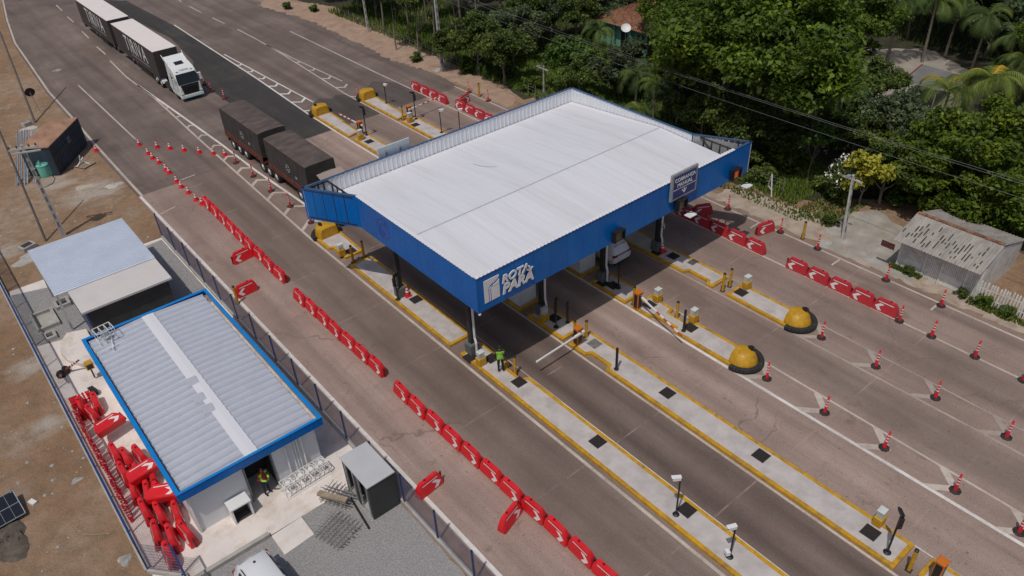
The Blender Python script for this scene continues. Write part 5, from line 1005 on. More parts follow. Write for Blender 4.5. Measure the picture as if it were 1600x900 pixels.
# brown tarpaulin lorry standing at the canopy
t = thing('tarpaulin_lorry', 'lorry with two dark tarpaulin covered trailers on red frames', 'truck', (21.45, 57.5, 0)); ox, oy = 21.45, 57.5
def tarp(y0, y1):
    b = MB(ox, oy); w = 1.2; nx, ny = 10, 22; vs = []; fs = []
    rng = random.Random(int(y0 * 10))
    for j in range(ny + 1):
        y = y0 + (y1 - y0) * j / ny; wob = .035 * math.sin(j * 2.1) + rng.uniform(-.015, .015)
        for i in range(nx + 1):
            u = -1 + 2 * i / nx; vs.append((ox + w * u, y, 3.52 + .06 * (1 - u ** 4) + wob * (1 - abs(u)) * 1.3))
    for j in range(ny): fs += [(j * (nx + 1) + i, j * (nx + 1) + i + 1, (j + 1) * (nx + 1) + i + 1, (j + 1) * (nx + 1) + i) for i in range(nx)]
    part(b.add(vs, fs), 'tarpaulin_top', TARP, t, smooth=True)
    b = MB(ox, oy); m = 30; vs = []
    for s in (-1, 1):
        base = len(vs)
        for j in range(m + 1):
            y = y0 + (y1 - y0) * j / m
            for k, z in enumerate((1.45, 2.2, 2.9, 3.52)): vs.append((ox + s * (w + (.02 * math.sin(j * 1.7 + k) if 0 < k < 3 else 0)), y, z))
        for j in range(m):
            for k in range(3):
                q = (base + j * 4 + k, base + (j + 1) * 4 + k, base + (j + 1) * 4 + k + 1, base + j * 4 + k + 1); b.f.append(list(q)); b.m.append(0)
    b.v += vs
    b.add([(ox - w, y0, 1.45), (ox + w, y0, 1.45), (ox + w, y0, 3.52), (ox, y0, 3.58), (ox - w, y0, 3.52)], [(0, 1, 2, 3, 4)]); b.add([(ox - w, y1, 1.45), (ox + w, y1, 1.45), (ox + w, y1, 3.52), (ox, y1, 3.58), (ox - w, y1, 3.52)], [(4, 3, 2, 1, 0)])
    sd = part(b, 'tarpaulin_side', TARPSIDE, t, smooth=False)
    b = MB(ox, oy)
    for s in (-1, 1):
        for z in (1.06, 1.24, 1.42): b.box(ox + s * (w + .03) - .02, ox + s * (w + .03) + .02, y0, y1, z, z + .05)
        for y in np.arange(y0 + .05, y1, 1.24): b.box(ox + s * (w + .055) - .02, ox + s * (w + .055) + .02, y - .03, y + .03, 1.0, 1.5)
    b.box(ox - w + .05, ox + w - .05, y0 + .02, y1 - .02, .9, 1.05); part(b, 'frame', REDFRAME, t)
    b = MB(ox, oy); [b.box(ox + s * w - .04, ox + s * w, y0, y1, 1.06, 1.46) for s in (-1, 1)]; part(b, 'side_board', mat('dark_board', (.055, .036, .03), .8, .3, 3), t)
    b = MB(ox, oy); yc = y0 + (y1 - y0) * .45; x = ox - w - .04
    for i in range(8):
        a = math.pi * i / 4; b.add([(x, yc - .08 * math.cos(a), 2.35 + .08 * math.sin(a)), (x, yc - .36 * math.cos(a - .22), 2.35 + .36 * math.sin(a - .22)), (x, yc - .36 * math.cos(a + .22), 2.35 + .36 * math.sin(a + .22))], [(0, 1, 2)])
    b.add([(x, yc - 1.1, 1.9), (x, yc - 1.4, 1.9), (x, yc - 1.4, 2.1), (x, yc - 1.1, 2.1)], [(0, 1, 2, 3)]); part(b, 'white_emblem', mat('dim_white_print', (.42, .42, .41), .7, .2, 8), sd)
    b = MB(ox, oy); b.box(ox - .45, ox + .45, y0, y1, .7, .92); b.box(ox - 1.1, ox + 1.1, y1 - .12, y1, .45, .9); part(b, 'chassis', STEELDK, t)
tarp(57.8, 65.5); tarp(49.7, 56.7)
b = MB(ox, oy); b.box(ox + .0, ox + .95, 49.675, 49.695, 2.62, 2.72); b.box(ox + .1, ox + .8, 49.675, 49.695, 2.45, 2.53); part(b, 'white_print', mat('dim_white_print', (.42, .42, .41), .7, .2, 8), t)
for y in (64.2, 62.9, 61.6, 58.3, 57.1, 55.8, 51.6, 50.3):
    for s in (-1, 1): wheel(t, ox + s * .95, y, .52, .5, s)
b = MB(ox, oy); xc = ox; prof = [(45.9, .45), (45.85, 1.5), (46.15, 2.6), (46.5, 2.95), (47.6, 3.05), (47.95, 2.9), (47.95, .8), (47.4, .45)]; n = len(prof)
b.add([(xc - 1.12, y, z) for y, z in prof] + [(xc + 1.12, y, z) for y, z in prof], [tuple(range(n)), tuple(range(2 * n - 1, n - 1, -1))] + [((i + 1) % n, i, n + i, n + (i + 1) % n) for i in range(n)])
part(b, 'cab', mat('beige_cab_paint', (.34, .28, .24), .4, .08, 1), t, bevel=.09, seg=2, smooth=True)
b = MB(ox, oy); b.plate([(xc - 1.0, 47.3, 3.06), (xc + 1.0, 47.3, 3.06), (xc + 1.0, 48.3, 3.42), (xc - 1.0, 48.3, 3.42)], .06); part(b, 'wind_deflector', mat('beige_cab_paint', (.34, .28, .24), .4), t)
b = MB(ox, oy); b.plate([(xc - .98, 45.83, 1.6), (xc + .98, 45.83, 1.6), (xc + .95, 46.08, 2.5), (xc - .95, 46.08, 2.5)], .02); part(b, 'windscreen', GLASS, t)
for s in (-1, 1):
    wheel(t, ox + s * .95, 46.9, .52, .34, s); b = MB(ox, oy); b.box(min(ox + s * 1.2, ox + s * 1.38), max(ox + s * 1.2, ox + s * 1.38), 45.9, 46.05, 1.7, 2.4); part(b, 'mirror', BLACK, t, bevel=.03)

# ---------------------------------------------------------------- people
def person(label, loc, rz, shirt, trousers, vest, hair, h=1.86, arms='down'):
    k = h / 1.78
    J = {'pel': (0, 0, .95), 'wai': (0, .0, 1.08), 'che': (0, .01, 1.32), 'nck': (0, .0, 1.48), 'hd0': (0, -.02, 1.57), 'hd1': (0, -.01, 1.68), 'hd2': (0, .0, 1.76)}
    E = [('pel', 'wai'), ('wai', 'che'), ('che', 'nck'), ('nck', 'hd0'), ('hd0', 'hd1'), ('hd1', 'hd2')]
    Rr = {'pel': (.155, .11), 'wai': (.145, .105), 'che': (.165, .115), 'nck': (.058, .058), 'hd0': (.068, .078), 'hd1': (.078, .098), 'hd2': (.05, .06)}
    for s, S_ in ((-1, 'l'), (1, 'r')):
        J['sh' + S_] = (s * .19, .01, 1.40); J['kn' + S_] = (s * .105, -.02, .50); J['hp' + S_] = (s * .09, 0, .88); J['an' + S_] = (s * .115, .02, .10); J['to' + S_] = (s * .135, -.15, .045)
        if arms == 'down': J['el' + S_] = (s * .26, .03, 1.13); J['wr' + S_] = (s * .27, -.06, .88); hd = Vector((s * .0, -.12, -.99))
        else: J['el' + S_] = (s * .27, .02, 1.14); J['wr' + S_] = (s * .12, -.24, 1.10); hd = Vector((-s * .75, -.6, .1))
        E += [('che', 'sh' + S_), ('sh' + S_, 'el' + S_), ('el' + S_, 'wr' + S_), ('pel', 'hp' + S_), ('hp' + S_, 'kn' + S_), ('kn' + S_, 'an' + S_), ('an' + S_, 'to' + S_)]
        Rr.update({'sh' + S_: (.062, .062), 'el' + S_: (.045, .045), 'wr' + S_: (.030, .026), 'hp' + S_: (.092, .095), 'kn' + S_: (.062, .066), 'an' + S_: (.045, .05), 'to' + S_: (.045, .035)})
        wv = Vector(J['wr' + S_]); hd.normalize(); side = hd.cross(Vector((0, 0, 1)) if abs(hd.z) < .9 else Vector((1, 0, 0)) * s).normalized()
        J['pa' + S_] = tuple(wv + hd * .09); Rr['pa' + S_] = (.035, .02); E.append(('wr' + S_, 'pa' + S_)); curl = Vector((0, -.03, 0)) if arms == 'down' else Vector((0, 0, -.03))
        for q, ln in ((-1.5, .065), (-.5, .08), (.5, .076), (1.5, .06)):
            a = 'f%s%.1f' % (S_, q); J[a + 'a'] = tuple(wv + hd * (.09 + ln * .55) + side * (q * .021)); J[a + 'b'] = tuple(Vector(J[a + 'a']) + hd * ln * .5 + curl); Rr[a + 'a'] = (.0095, .0095); Rr[a + 'b'] = (.008, .008); E += [('pa' + S_, a + 'a'), (a + 'a', a + 'b')]
        a = 'th' + S_; J[a] = tuple(wv + hd * .06 + side * .05 + curl); Rr[a] = (.011, .011); E.append(('pa' + S_, a))
    ks = list(J); me = bpy.data.meshes.new('skeleton'); me.from_pydata([tuple(c * k for c in J[q]) for q in ks], [(ks.index(a), ks.index(c)) for a, c in E], [])
    o = bpy.data.objects.new('skeleton', me); COL.objects.link(o); md = o.modifiers.new('skin', 'SKIN')
    sv = me.skin_vertices[0].data if me.skin_vertices else None
    if sv is None:
        bm = bmesh.new(); bm.from_mesh(me); bm.verts.layers.skin.verify(); bm.to_mesh(me); bm.free(); sv = me.skin_vertices[0].data
    for i, q in enumerate(ks): sv[i].radius = (Rr[q][0] * k, Rr[q][1] * k); sv[i].use_root = (q == 'pel')
    md.use_smooth_shade = True; ss = o.modifiers.new('sub', 'SUBSURF'); ss.levels = 1; ss.render_levels = 1
    dg = bpy.context.evaluated_depsgraph_get(); dg.update(); body = bpy.data.meshes.new_from_object(o.evaluated_get(dg)); bpy.data.objects.remove(o)
    body.name = 'body'; body.materials.clear(); [body.materials.append(m) for m in (SKIN, shirt, trousers, BLACK)]
    for p in body.polygons:
        c = p.center / k; hand = min((c - Vector(J['wrl'])).length, (c - Vector(J['wrr'])).length) < .05 or min((c - Vector(J['pal'])).length, (c - Vector(J['par'])).length) < .14
        p.material_index = 0 if hand or c.z > 1.50 else (3 if c.z < .10 else (2 if c.z < .98 and abs(c.x) < .235 else 1))
    t = thing('person', label, 'person', loc, rz); link('body', body, t)
    def shell(cond, d, nm, m):
        bm = bmesh.new(); bm.from_mesh(body); bm.normal_update(); kill = [f for f in bm.faces if not cond(f.calc_center_median() / k)]
        bmesh.ops.delete(bm, geom=kill, context='FACES')
        for v in bm.verts: v.co += v.normal * d
        m2 = bpy.data.meshes.new(nm); bm.to_mesh(m2); bm.free(); m2.materials.clear(); m2.materials.append(m)
        for p in m2.polygons: p.material_index = 0; p.use_smooth = True
        return link(nm, m2, t)
    if vest == 'full':
        v = shell(lambda c: .92 < c.z < 1.42 and abs(c.x) < .205 , .022, 'hi_vis_vest', HIVIS)
        b = MB()
        b.lathe([(.178, 1.20), (.178, 1.25)], (0, 0.0, 0), 16, close=False); part(b, 'reflective_tape', SILVER, v)
    else:
        v = shell(lambda c: 1.0 < c.z < 1.43 and abs(c.x) < .205 and abs(c.x) > .085, .022, 'hi_vis_vest', HIVIS)
    shell(lambda c: c.z > 1.62 and c.y > -.045 or c.z > 1.72, .018, 'hair' if hair != BLACK else 'helmet', hair)
    fb = MB()                                                           # face: eyes, nose, mouth
    y = -.112 * k
    for s in (-1, 1): fb.lathe([(.0, -.008), (.011, 0), (.0, .008)], (s * .03 * k, y + .012, 1.655 * k), 6, 1)
    fb.add([(-.012 * k, y + .005, 1.62 * k), (.012 * k, y + .005, 1.62 * k), (0, y - .022, 1.622 * k), (0, y + .002, 1.665 * k)], [(0, 1, 2), (0, 2, 3), (1, 3, 2)], 0); fb.box(-.025 * k, .025 * k, y + .004, y + .012, 1.588 * k, 1.597 * k, 2)
    part(fb, 'face', [SKIN, mat('eye', (.02, .015, .012), .3), mat('lips', (.2, .06, .05), .6)], t)
    return t
person('person in black clothes and lime hi-vis vest standing on the toll island', (*(19.16, 25.85), .16), 2.6, CLOTHBLK, CLOTHBLK, 'full', BLACK, 1.92)
person('person in red shirt and lime vest standing in the office doorway', (*(5.66, 26.79), .02), .35, CLOTHRED, CLOTHNAVY, 'open', mat('dark_hair', (.012, .01, .009), .7), 1.84, 'front')
# ---------------------------------------------------------------- bare earth at the left
t = thing('site_container', 'navy metal container with rusty roof beside the left road edge', 'container', (8.2, 72.6, 0))
c0, c1, c2, c3 = (10.9, 74.9), (7.3, 70.1), (5.4, 71.6), (8.5, 75.6)
def cont(z0, z1, gr=0., k=None, b=None):
    b = b or MB(8.2, 72.6); b.prism([c0, c1, c2, c3], z0, z1); return b
part(cont(.1, 2.58), 'body', NAVYBOX, t)
b = MB(8.2, 72.6); cx, cy = 8.03, 73.05; q = [(cx + (x - cx) * 1.03, cy + (y - cy) * 1.03) for x, y in (c0, c1, c2, c3)]; b.prism(q, 2.58, 2.66); part(b, 'roof', RUST, t)
b = MB(8.2, 72.6); d = Vector((c0[0] - c1[0], c0[1] - c1[1])); L = d.length; d.normalize(); n = Vector((d.y, -d.x))
for i in range(1, 14): q = Vector(c1) + d * (L * i / 14) + n * .012; b.bar((q.x, q.y, .2), (q.x, q.y, 2.5), .035)
for z in (1.0, 1.75): a = Vector(c1) + n * .02; e = Vector(c0) + n * .02; b.bar((a.x, a.y, z), (e.x, e.y, z), .03)
part(b, 'wall_rib', NAVYBOX, t)
b = MB(8.2, 72.6); q = Vector(c1) + d * (L * .55) + n * .02; b.plate([(q.x - d.x * .3, q.y - d.y * .3, 1.5), (q.x + d.x * .3, q.y + d.y * .3, 1.5), (q.x + d.x * .3, q.y + d.y * .3, 2.05), (q.x - d.x * .3, q.y - d.y * .3, 2.05)], .012); part(b, 'pale_patch', mat('grey_patch', (.18, .18, .18), .7, .3, 6), t)
for i, (x, y, tx_, ty_) in enumerate(((4.1, 70.75, 6.2, 75.2), (4.35, 70.55, 6.45, 75.0), (4.62, 70.45, 6.7, 74.9), (4.85, 70.5, 6.9, 74.7), (5.35, 70.1, 7.2, 74.3))):
    b = MB(); dv = Vector((tx_ - x, ty_ - y, 2.75)); b.bar((0, 0, 0), dv, .11, .02); sx_ = Vector((dv.y, -dv.x, 0)).normalized() * .055; up_ = Vector((0, 0, .05)); b.bar(sx_ + up_, dv + sx_ + up_, .02, .09); b.bar(up_ - sx_, dv + up_ - sx_, .02, .09)
    solo(b, 'steel_profile', 'grey steel channel leaning on the container, %s in the bundle' % ordn[i], 'steel profile', mat('blue_grey_steel', (.30, .34, .40), .45, .15, 3, metal=.4), (x, y, .03), 0, 'steel channels leaning on the container')
b = MB()
for k in range(6): b.box(-.66 + k * .22, -.50 + k * .22, -.6, .6, .1, .13)
for y in (-.45, 0, .45): b.box(-.55, .57, y - .04, y + .04, 0, .1)
solo(b, 'wooden_pallet', 'weathered timber pallet lying beside the container', 'pallet', WOOD, (9.5, 70.6, 0), .5)
b = MB(); b.bar((-.5, -.3, .16), (.3, .5, .5), .08); b.bar((.5, -.5, .16), (.1, .6, .25), .06); b.bar((-.1, .1, .16), (.05, .15, .9), .07); solo(b, 'scrap_timber', 'loose timber offcuts lying on the pallet', 'timber', WOODW, (9.3, 70.7, 0))
def heap(c, rx, ry, h, label, m, seed, nm='heap', cat='heap'):
    rng = random.Random(seed); b = MB(); nr, na = 7, 22; vs = [(0, 0, h)]; fs = []
    for j in range(1, nr + 1):
        for i in range(na):
            a = 2 * math.pi * i / na; r = j / nr; k = 1 + .25 * math.sin(3 * a + seed) * r + rng.uniform(-.1, .1); z = h * (1 - r ** 1.4) * rng.uniform(.55, 1.25)
            vs.append((rx * r * k * math.cos(a), ry * r * k * math.sin(a), max(-.02, z if j < nr else -.02)))
    fs += [(0, 1 + i, 1 + (i + 1) % na) for i in range(na)]
    for j in range(nr - 1): fs += [(1 + j * na + i, 1 + (j + 1) * na + i, 1 + (j + 1) * na + (i + 1) % na, 1 + j * na + (i + 1) % na) for i in range(na)]
    solo(b.add(vs, fs), nm, label, cat, m, (*c, 0), smooth=True)
heap((10.13, 64.93), .7, .5, .2, 'white lime heap on bare earth near the left road edge', LIME, 1); heap((8.17, 66.53), .7, .4, .10, 'low spread of pale sand left of the lime heap', mat('pale_sand', (.46, .40, .33), .95, .2, 2, .4, 10), 2)
heap((2.36, 57.74), 1.5, .8, .12, 'pale concrete spill around the manhole at the left', CEMENT, 3); heap((7.77, 83.14), .8, .6, .14, 'pale concrete spill with a box beside the container', LIME, 4)
heap((-4.66, 32.18), 1.1, 1.3, .3, 'dark earth heap at the bottom left corner', mat('dark_earth', (.11, .09, .07), .95, .35, 3, .7, 9), 5); heap((14.19, 98.41), .5, .3, .15, 'low rubble pile beside the round sign', RUBBLE, 6)
heap((-0.77, 27.63), .3, .35, .10, 'grey rubble spot near the yard gate', RUBBLE, 7); heap((-1.09, 33.93), .3, .2, .06, 'grey rubble spot on the bare earth', RUBBLE, 9); heap((0.44, 48.02), .3, .4, .06, 'pale rubble spread along the left fence', RUBBLE, 10)
b = MB(); b.box(-.5, .5, -.4, .4, 0, .3); b.box(-.36, .36, -.28, .28, .3, .32, 1); solo(b, 'manhole_box', 'white rimmed manhole box left of the pale blue roof', 'manhole', [CEMENT, DARKWALL], (*(2.38, 59.32), 0), .35, bevel=.02)
b = MB(); b.box(-.4, .4, -.25, .25, .1, .45); b.box(-.3, .3, -.15, .15, .45, .48, 1); solo(b, 'junction_box', 'grey junction box on a concrete spill beside the container', 'box', [CEMENT, ZINC], (*(7.76, 83.57), 0), .5, bevel=.02)
t = thing('solar_panel', 'dark solar panel tilted on bare earth at the left edge', 'solar panel', (-4.15, 33.9, 0), .08)
b = MB(); b.plate([(-1.1, -.75, .22), (.6, -.75, .22), (.6, .75, .55), (-1.1, .75, .55)], .03); part(b, 'cells', SOLAR, t); b = MB()
for p, q in (((-1.1, -.75, .23), (.6, -.75, .23)), ((.6, -.75, .23), (.6, .75, .56)), ((.6, .75, .56), (-1.1, .75, .56)), ((-1.1, 0, .395), (.6, 0, .395))): b.bar(p, q, .035)
for x in (-.68, -.25, .18): b.bar((x, -.75, .232), (x, .75, .562), .012)
b.bar((.5, .7, 0), (.5, .7, .55), .05); b.bar((-.9, .7, 0), (-.9, .7, .55), .05); part(b, 'frame', ZINC, t)
b = MB(); b.cyl((-.5, -.3, .04), (.5, .35, .05), .035, .025, 6); solo(b, 'stick', 'pale stick lying on bare earth left of the yard', 'stick', WOOD, (*(-1.27, 29.86), 0), 1.9)
b = MB(); b.box(-.12, .12, -.2, .2, 0, .12); solo(b, 'white_can', 'small white scrap piece near the solar panel', 'scrap', WHITE, (*(-3.10, 33.85), 0), .4)
rng = random.Random(5); sp = MB()
for i in range(1500):
    x, y = rng.uniform(-9, 10.5), rng.uniform(22, 100)
    if -.4 < x < 10.3 and y < 54.5: continue
    if i % 3 == 0: x, y = rng.uniform(43.2, 47.5), rng.uniform(8, 100)
    r = rng.choice((.04, .06, .06, .09, .14)); vs = [(x + r * rng.uniform(.6, 1.3) * a, y + r * rng.uniform(.6, 1.3) * c, r * .6 * d) for a, c, d in ((1, 0, .1), (0, 1, .1), (-1, 0, .1), (0, -1, .1), (.1, .1, 1))]
    sp.add(vs, [(0, 1, 4), (1, 2, 4), (2, 3, 4), (3, 0, 4)])
struct(sp, 'loose_stones', RUBBLE, 'stuff')
# poles at the left
t = thing('utility_pole', 'grey concrete pole carrying a mint green transformer and crossarm', 'utility pole', (*(4.84, 59.38), 0), 0, 'concrete poles')
b = MB(); b.add([(-.17, -.12, 0), (.17, -.12, 0), (.17, .12, 0), (-.17, .12, 0), (-.23, -.05, 7.3), (-.03, -.05, 7.3), (-.03, .09, 7.3), (-.23, .09, 7.3)], [(0, 1, 5, 4), (1, 2, 6, 5), (2, 3, 7, 6), (3, 0, 4, 7), (4, 5, 6, 7)]); part(b, 'shaft', POLECONC, t)
b = MB()
for k in range(9): z = .8 + k * .7; b.box(-.11 - z * .018, .03 - z * .018, -.125 + z * .009, -.122 + z * .009, z, z + .42)
part(b, 'painted_slot', mat('slot_shade_grey', (.2, .2, .2), .9), t)  # flat plates on the shaft, shade of the recesses put into their grey
b = MB(); b.bar((-.95, .35, 7.05), (.75, -.35, 7.05), .12, .14); b.bar((-.9, .1, 6.85), (.8, -.6, 6.85), .09, .1); part(b, 'crossarm', POLECONC, t)
b = MB()
for u in (-.85, -.4, .3, .7): b.lathe([(.05, 0), (.07, .05), (.05, .1), (.07, .15), (.03, .2)], (u - .05, -u * .41, 7.12), 8)
part(b, 'insulator', mat('brown_porcelain', (.12, .06, .04), .3), t)
b = MB(); b.lathe([(.0, 0), (.36, .02), (.38, .1), (.38, .82), (.40, .84), (.40, .9), (.0, .95)], (.52, -.1, 4.75), 16); tr = part(b, 'transformer', GREENTANK, t, smooth=True)
b = MB()
for a in np.linspace(-1.6, 1.6, 9): b.bar((.52 + .39 * math.cos(a), -.1 + .39 * math.sin(a), 4.85), (.52 + .39 * math.cos(a), -.1 + .39 * math.sin(a), 5.5), .12, .02, up=(math.cos(a), math.sin(a), 0))
for a in (2, 3, 4): b.lathe([(.05, 0), (.07, .06), (.04, .2)], (.52 + .2 * math.cos(a), -.1 + .2 * math.sin(a), 5.69), 8)
part(b, 'fin', GREENTANK, tr)
b = MB(); b.tube([(.8, -.1, 4.8), (.95, -.15, 4.4), (.7, -.12, 4.1), (.1, -.1, 4.0)], .025, 6); b.bar((-.02, -.05, 4.95), (.25, -.1, 4.95), .08); b.bar((-.02, -.05, 5.4), (.25, -.1, 5.4), .08); part(b, 'cable', BLACK, t)
def leaning_pole(base, top_xyz, r, label, m=POLECONC, grp='thin leaning poles at the left'):
    t = thing('utility_pole', label, 'utility pole', (*base, 0), 0, grp); b = MB(); tp = Vector(top_xyz) - Vector((*base, 0)); b.cyl((0, 0, 0), tp, r, r * .7, 10); part(b, 'shaft', m, t, smooth=True)
    b = MB(); b.cyl(tp, tp + Vector((0, 0, .03)), r * .8, r * .8, 10); part(b, 'cap', STEELDK, t); return t
leaning_pole((3.62, 59.45), (*(4.08, 62.52), 8.0), .085, 'thin dark pole leaning left of the transformer pole', mat('dark_pole', (.12, .115, .11), .8, .2, 3))
leaning_pole((8.54, 84.03), (*(9.51, 90.15), 9.0), .10, 'dark pole rising out of the picture behind the navy container', mat('dark_pole', (.12, .115, .11), .8, .2, 3))
t = thing('round_sign', 'round road sign seen from its black back on a leaning post', 'road sign', (*(9.62, 86.41), 0), 0)
b = MB(); b.cyl((0, 0, 0), (-.25, .1, 2.5), .04, .04, 8); part(b, 'post', ZINC, t); b = MB(); b.cyl((-.2, .05, 2.15), (-.2, .085, 2.16), .46, .46, 24); part(b, 'disc', BLACK, t)

# ---------------------------------------------------------------- right roadside: poles, cables, shack, houses
def concrete_pole(base, h, label, lean=(0, 0), lamp=False, s=1.):
    t = thing('utility_pole', label, 'utility pole', (*base, 0), 0, 'concrete poles along the right roadside'); a, c = .16 * s, .10 * s
    lx, ly = lean; b = MB(); b.add([(-a, -c, 0), (a, -c, 0), (a, c, 0), (-a, c, 0), (lx - a * .6, ly - c * .7, h), (lx + a * .6, ly - c * .7, h), (lx + a * .6, ly + c * .7, h), (lx - a * .6, ly + c * .7, h)], [(0, 1, 5, 4), (1, 2, 6, 5), (2, 3, 7, 6), (3, 0, 4, 7), (4, 5, 6, 7)]); part(b, 'shaft', POLECONC, t)
    b = MB(); n = int(h / .8)
    for k in range(n):
        z = .6 + k * .75; f = z / h
        if z + .45 < h: b.box(lx * f - a * .45, lx * f + a * .45, ly * f - c * (1 - .3 * f) - .004, ly * f - c * (1 - .3 * f) - .001, z, z + .4)
    part(b, 'painted_slot', mat('slot_shade_grey', (.2, .2, .2), .9), t)  # no real recesses: their shade is the darker colour of these plates
    b = MB(); b.bar((lx, ly - .7, h - .3), (lx, ly + .7, h - .3), .09, .1); part(b, 'crossarm', POLECONC, t)
    b = MB()
    for u in (-.6, -.2, .2, .6): b.lathe([(.04, 0), (.06, .05), (.04, .1), (.06, .14), (.03, .18)], (lx, ly + u, h - .24), 8)
    part(b, 'insulator', mat('brown_porcelain', (.12, .06, .04), .3), t)
    if lamp: b = MB(); b.bar((lx, ly, h - .1), (lx - .5, ly, h + .15), .05); b.box(lx - .8, lx - .45, ly - .12, ly + .12, h + .1, h + .2); part(b, 'lamp', ZINC, t)
    return t
concrete_pole((44.78, 67.26), 8.6, 'tall pale concrete pole behind the canopy at the tree line', (0, .1), False, 1.15)
concrete_pole((44.76, 20.69), 4.6, 'short leaning concrete pole at the driveway before the yellow shrub', (.25, .45), True, .85)
concrete_pole((47.63, 54.27), 2.8, 'short grey pole in the lawn behind the canopy', (0, 0), True, .6)
concrete_pole((45.80, 83.89), 8.0, 'slim concrete pole on the reddish bank near the top edge', (-.1, .1), False, .8)
concrete_pole((44.9, -9), 8.8, 'concrete pole out of sight down the road', (0, 0))
b = MB(); b.box(-.5, .5, -.35, .35, 0, .05); solo(b, 'concrete_lid', 'white concrete lid on the dirt at the tall pole', 'lid', CEMENT, (*(44.12, 67.14), 0), .3)
b = MB(); b.box(-.5, .5, -.4, .4, 0, .05); solo(b, 'concrete_lid', 'pale slab on the dirt beside the right edge delineator', 'lid', CEMENT, (*(43.32, 21.18), 0), .2)
for k, (dx, z, lab) in enumerate(((-.6, 8.35, 'left'), (.3, 7.3, 'lowest'), (.6, 8.35, 'right'))):
    b = MB(); pts = []
    for i in range(25): f = i / 24; pts.append((44.75 + dx * .6 + .15 * f, 67.1 - 76.1 * f, z + (1.0 if k == 2 else 0) * f * 0 - 1.15 * 4 * f * (1 - f) * (.6 if k != 2 else .8)))
    b.tube(pts, .012, 4); solo(b, 'power_cable', 'thin power cable strung above the right roadside, the %s one of three' % lab, 'cable', mat('cable_grey', (.13, .13, .13), .6), group='power cables above the right roadside')

t = thing('wooden_shack', 'whitewashed slatted wooden shack with weathered grey roof', 'shack', (46.2, 14.3, 0)); oc = (46.2, 14.3)
fx, y0, y1 = 44.35, 11.85, 16.65
b = MB(*oc); rnd = random.Random(3); n = 46
for i in range(n):
    y = y1 - (y1 - y0) * (i + .5) / n; lowz = 0.; grid = (2 < i < 13) or (26 < i < 38)
    b.box(fx - .03, fx, y - .043, y + .043, .02, 2.12)
part(b, 'slat', WOODW, t)
b = MB(*oc); b.box(fx + .03, fx + .06, y0, y1, 0, 2.15); part(b, 'interior_backing', mat('dark_interior', (.05, .045, .04), .9), t)  # sheet behind the slats, coloured dark for the unlit interior
for a, c in ((y1 - .25, y1 - 1.45), (y1 - 2.7, y1 - 3.95)): b = MB(*oc); b.box(fx - .05, fx - .03, c, a, .03, .85); part(b, 'lower_panel', WOODW, t)
for y in (y1 + .05, y1 - 1.55, y1 - 2.6, y1 - 4.05, y0 - .05): b = MB(*oc); b.box(fx - .08, fx + .03, y - .06, y + .06, 0, 2.2); part(b, 'post', WOODW, t)
b = MB(*oc); b.add([(fx, y0 - .08, 0), (49.6, y0 - .08, 0), (49.6, y0 - .08, 1.9), (45.95, y0 - .08, 3.0), (fx, y0 - .08, 2.2)], [(0, 1, 2, 3, 4)]); b.add([(fx, y1 + .1, 0), (49.6, y1 + .1, 0), (49.6, y1 + .1, 1.9), (45.95, y1 + .1, 3.0), (fx, y1 + .1, 2.2)], [(4, 3, 2, 1, 0)]); b.box(49.5, 49.6, y0, y1, 0, 1.9); part(b, 'gable_wall', WOODW, t)
zr = lambda x, y: 3.16 - (45.95 - x) * .36 if x < 45.95 else 3.16 - (x - 45.95) * .33
b = MB(*oc); corr(b, 43.45, 45.95, y0 - .15, y1 + .35, zr, .2, .03, 'x'); corr(b, 45.95, 49.8, y0 - .15, y1 + .35, zr, .2, .03, 'x')
for i in range(95):
    x = rnd.gauss(44.35, .5); y = rnd.choice((rnd.uniform(y0 + .2, y1 + .2), rnd.gauss(y1 - 1.2, .7), rnd.gauss(y0 + 1.2, .5))); l = rnd.uniform(.12, .4)
    if not (43.5 < x < 45.5 and y0 < y < y1 + .2): continue
    z = zr(x, y) + .036; z2 = zr(x + l, y) + .036; yy = y0 - .15 + round((y - y0 + .15) / .19) * .19; b.add([(x, yy, z), (x + l, yy, z2), (x + l, yy + .07, z2), (x, yy + .07, z)], [(0, 1, 2, 3)], 1)
rf = part(b, 'roof', [OLDROOF, SLATE], t)
b = MB(*oc)
for i in range(14): y = y1 + .25 - i * .37; b.cyl((45.95, y, 3.19), (45.95, y - .36, 3.21), .11, .09, 8)
part(b, 'ridge_tile', TILE, rf)
b = MB(*oc); b.box(43.6, 43.66, 16.85, 17.7, 1.45, 1.85); part(b, 'sign_board', mat('dark_red_board', (.10, .035, .03), .8, .4, 8), t)
def picket(p0, p1, h, label, n):
    t = thing('picket_fence', label, 'fence', (*p0, 0)); d = Vector((p1[0] - p0[0], p1[1] - p0[1])); b = MB()
    for i in range(n):
        f = (i + .5) / n; x, y = d.x * f, d.y * f; w = .05; hh = h * random.uniform(.92, 1.05); ln = random.uniform(-.05, .05)
        b.add([(x - .015, y - w, 0), (x + .015, y - w, 0), (x + .015, y + w, 0), (x - .015, y + w, 0), (x - .015, y - w + ln, hh), (x + .015, y - w + ln, hh), (x + .015, y + w + ln, hh), (x - .015, y + w + ln, hh), (x, y + ln, hh + .1)], [(0, 1, 5, 4), (1, 2, 6, 5), (2, 3, 7, 6), (3, 0, 4, 7), (4, 5, 8), (5, 6, 8), (6, 7, 8), (7, 4, 8)])
    part(b, 'picket', WOODW, t); b = MB()
    for z in (.35, .95): b.bar((.03, 0, z), (d.x + .03, d.y, z), .04, .06)
    part(b, 'rail', WOODW, t)
picket((44.3, 11.75), (44.65, 7.0), 1.35, 'white picket fence running on from the shack to the right edge', 28)
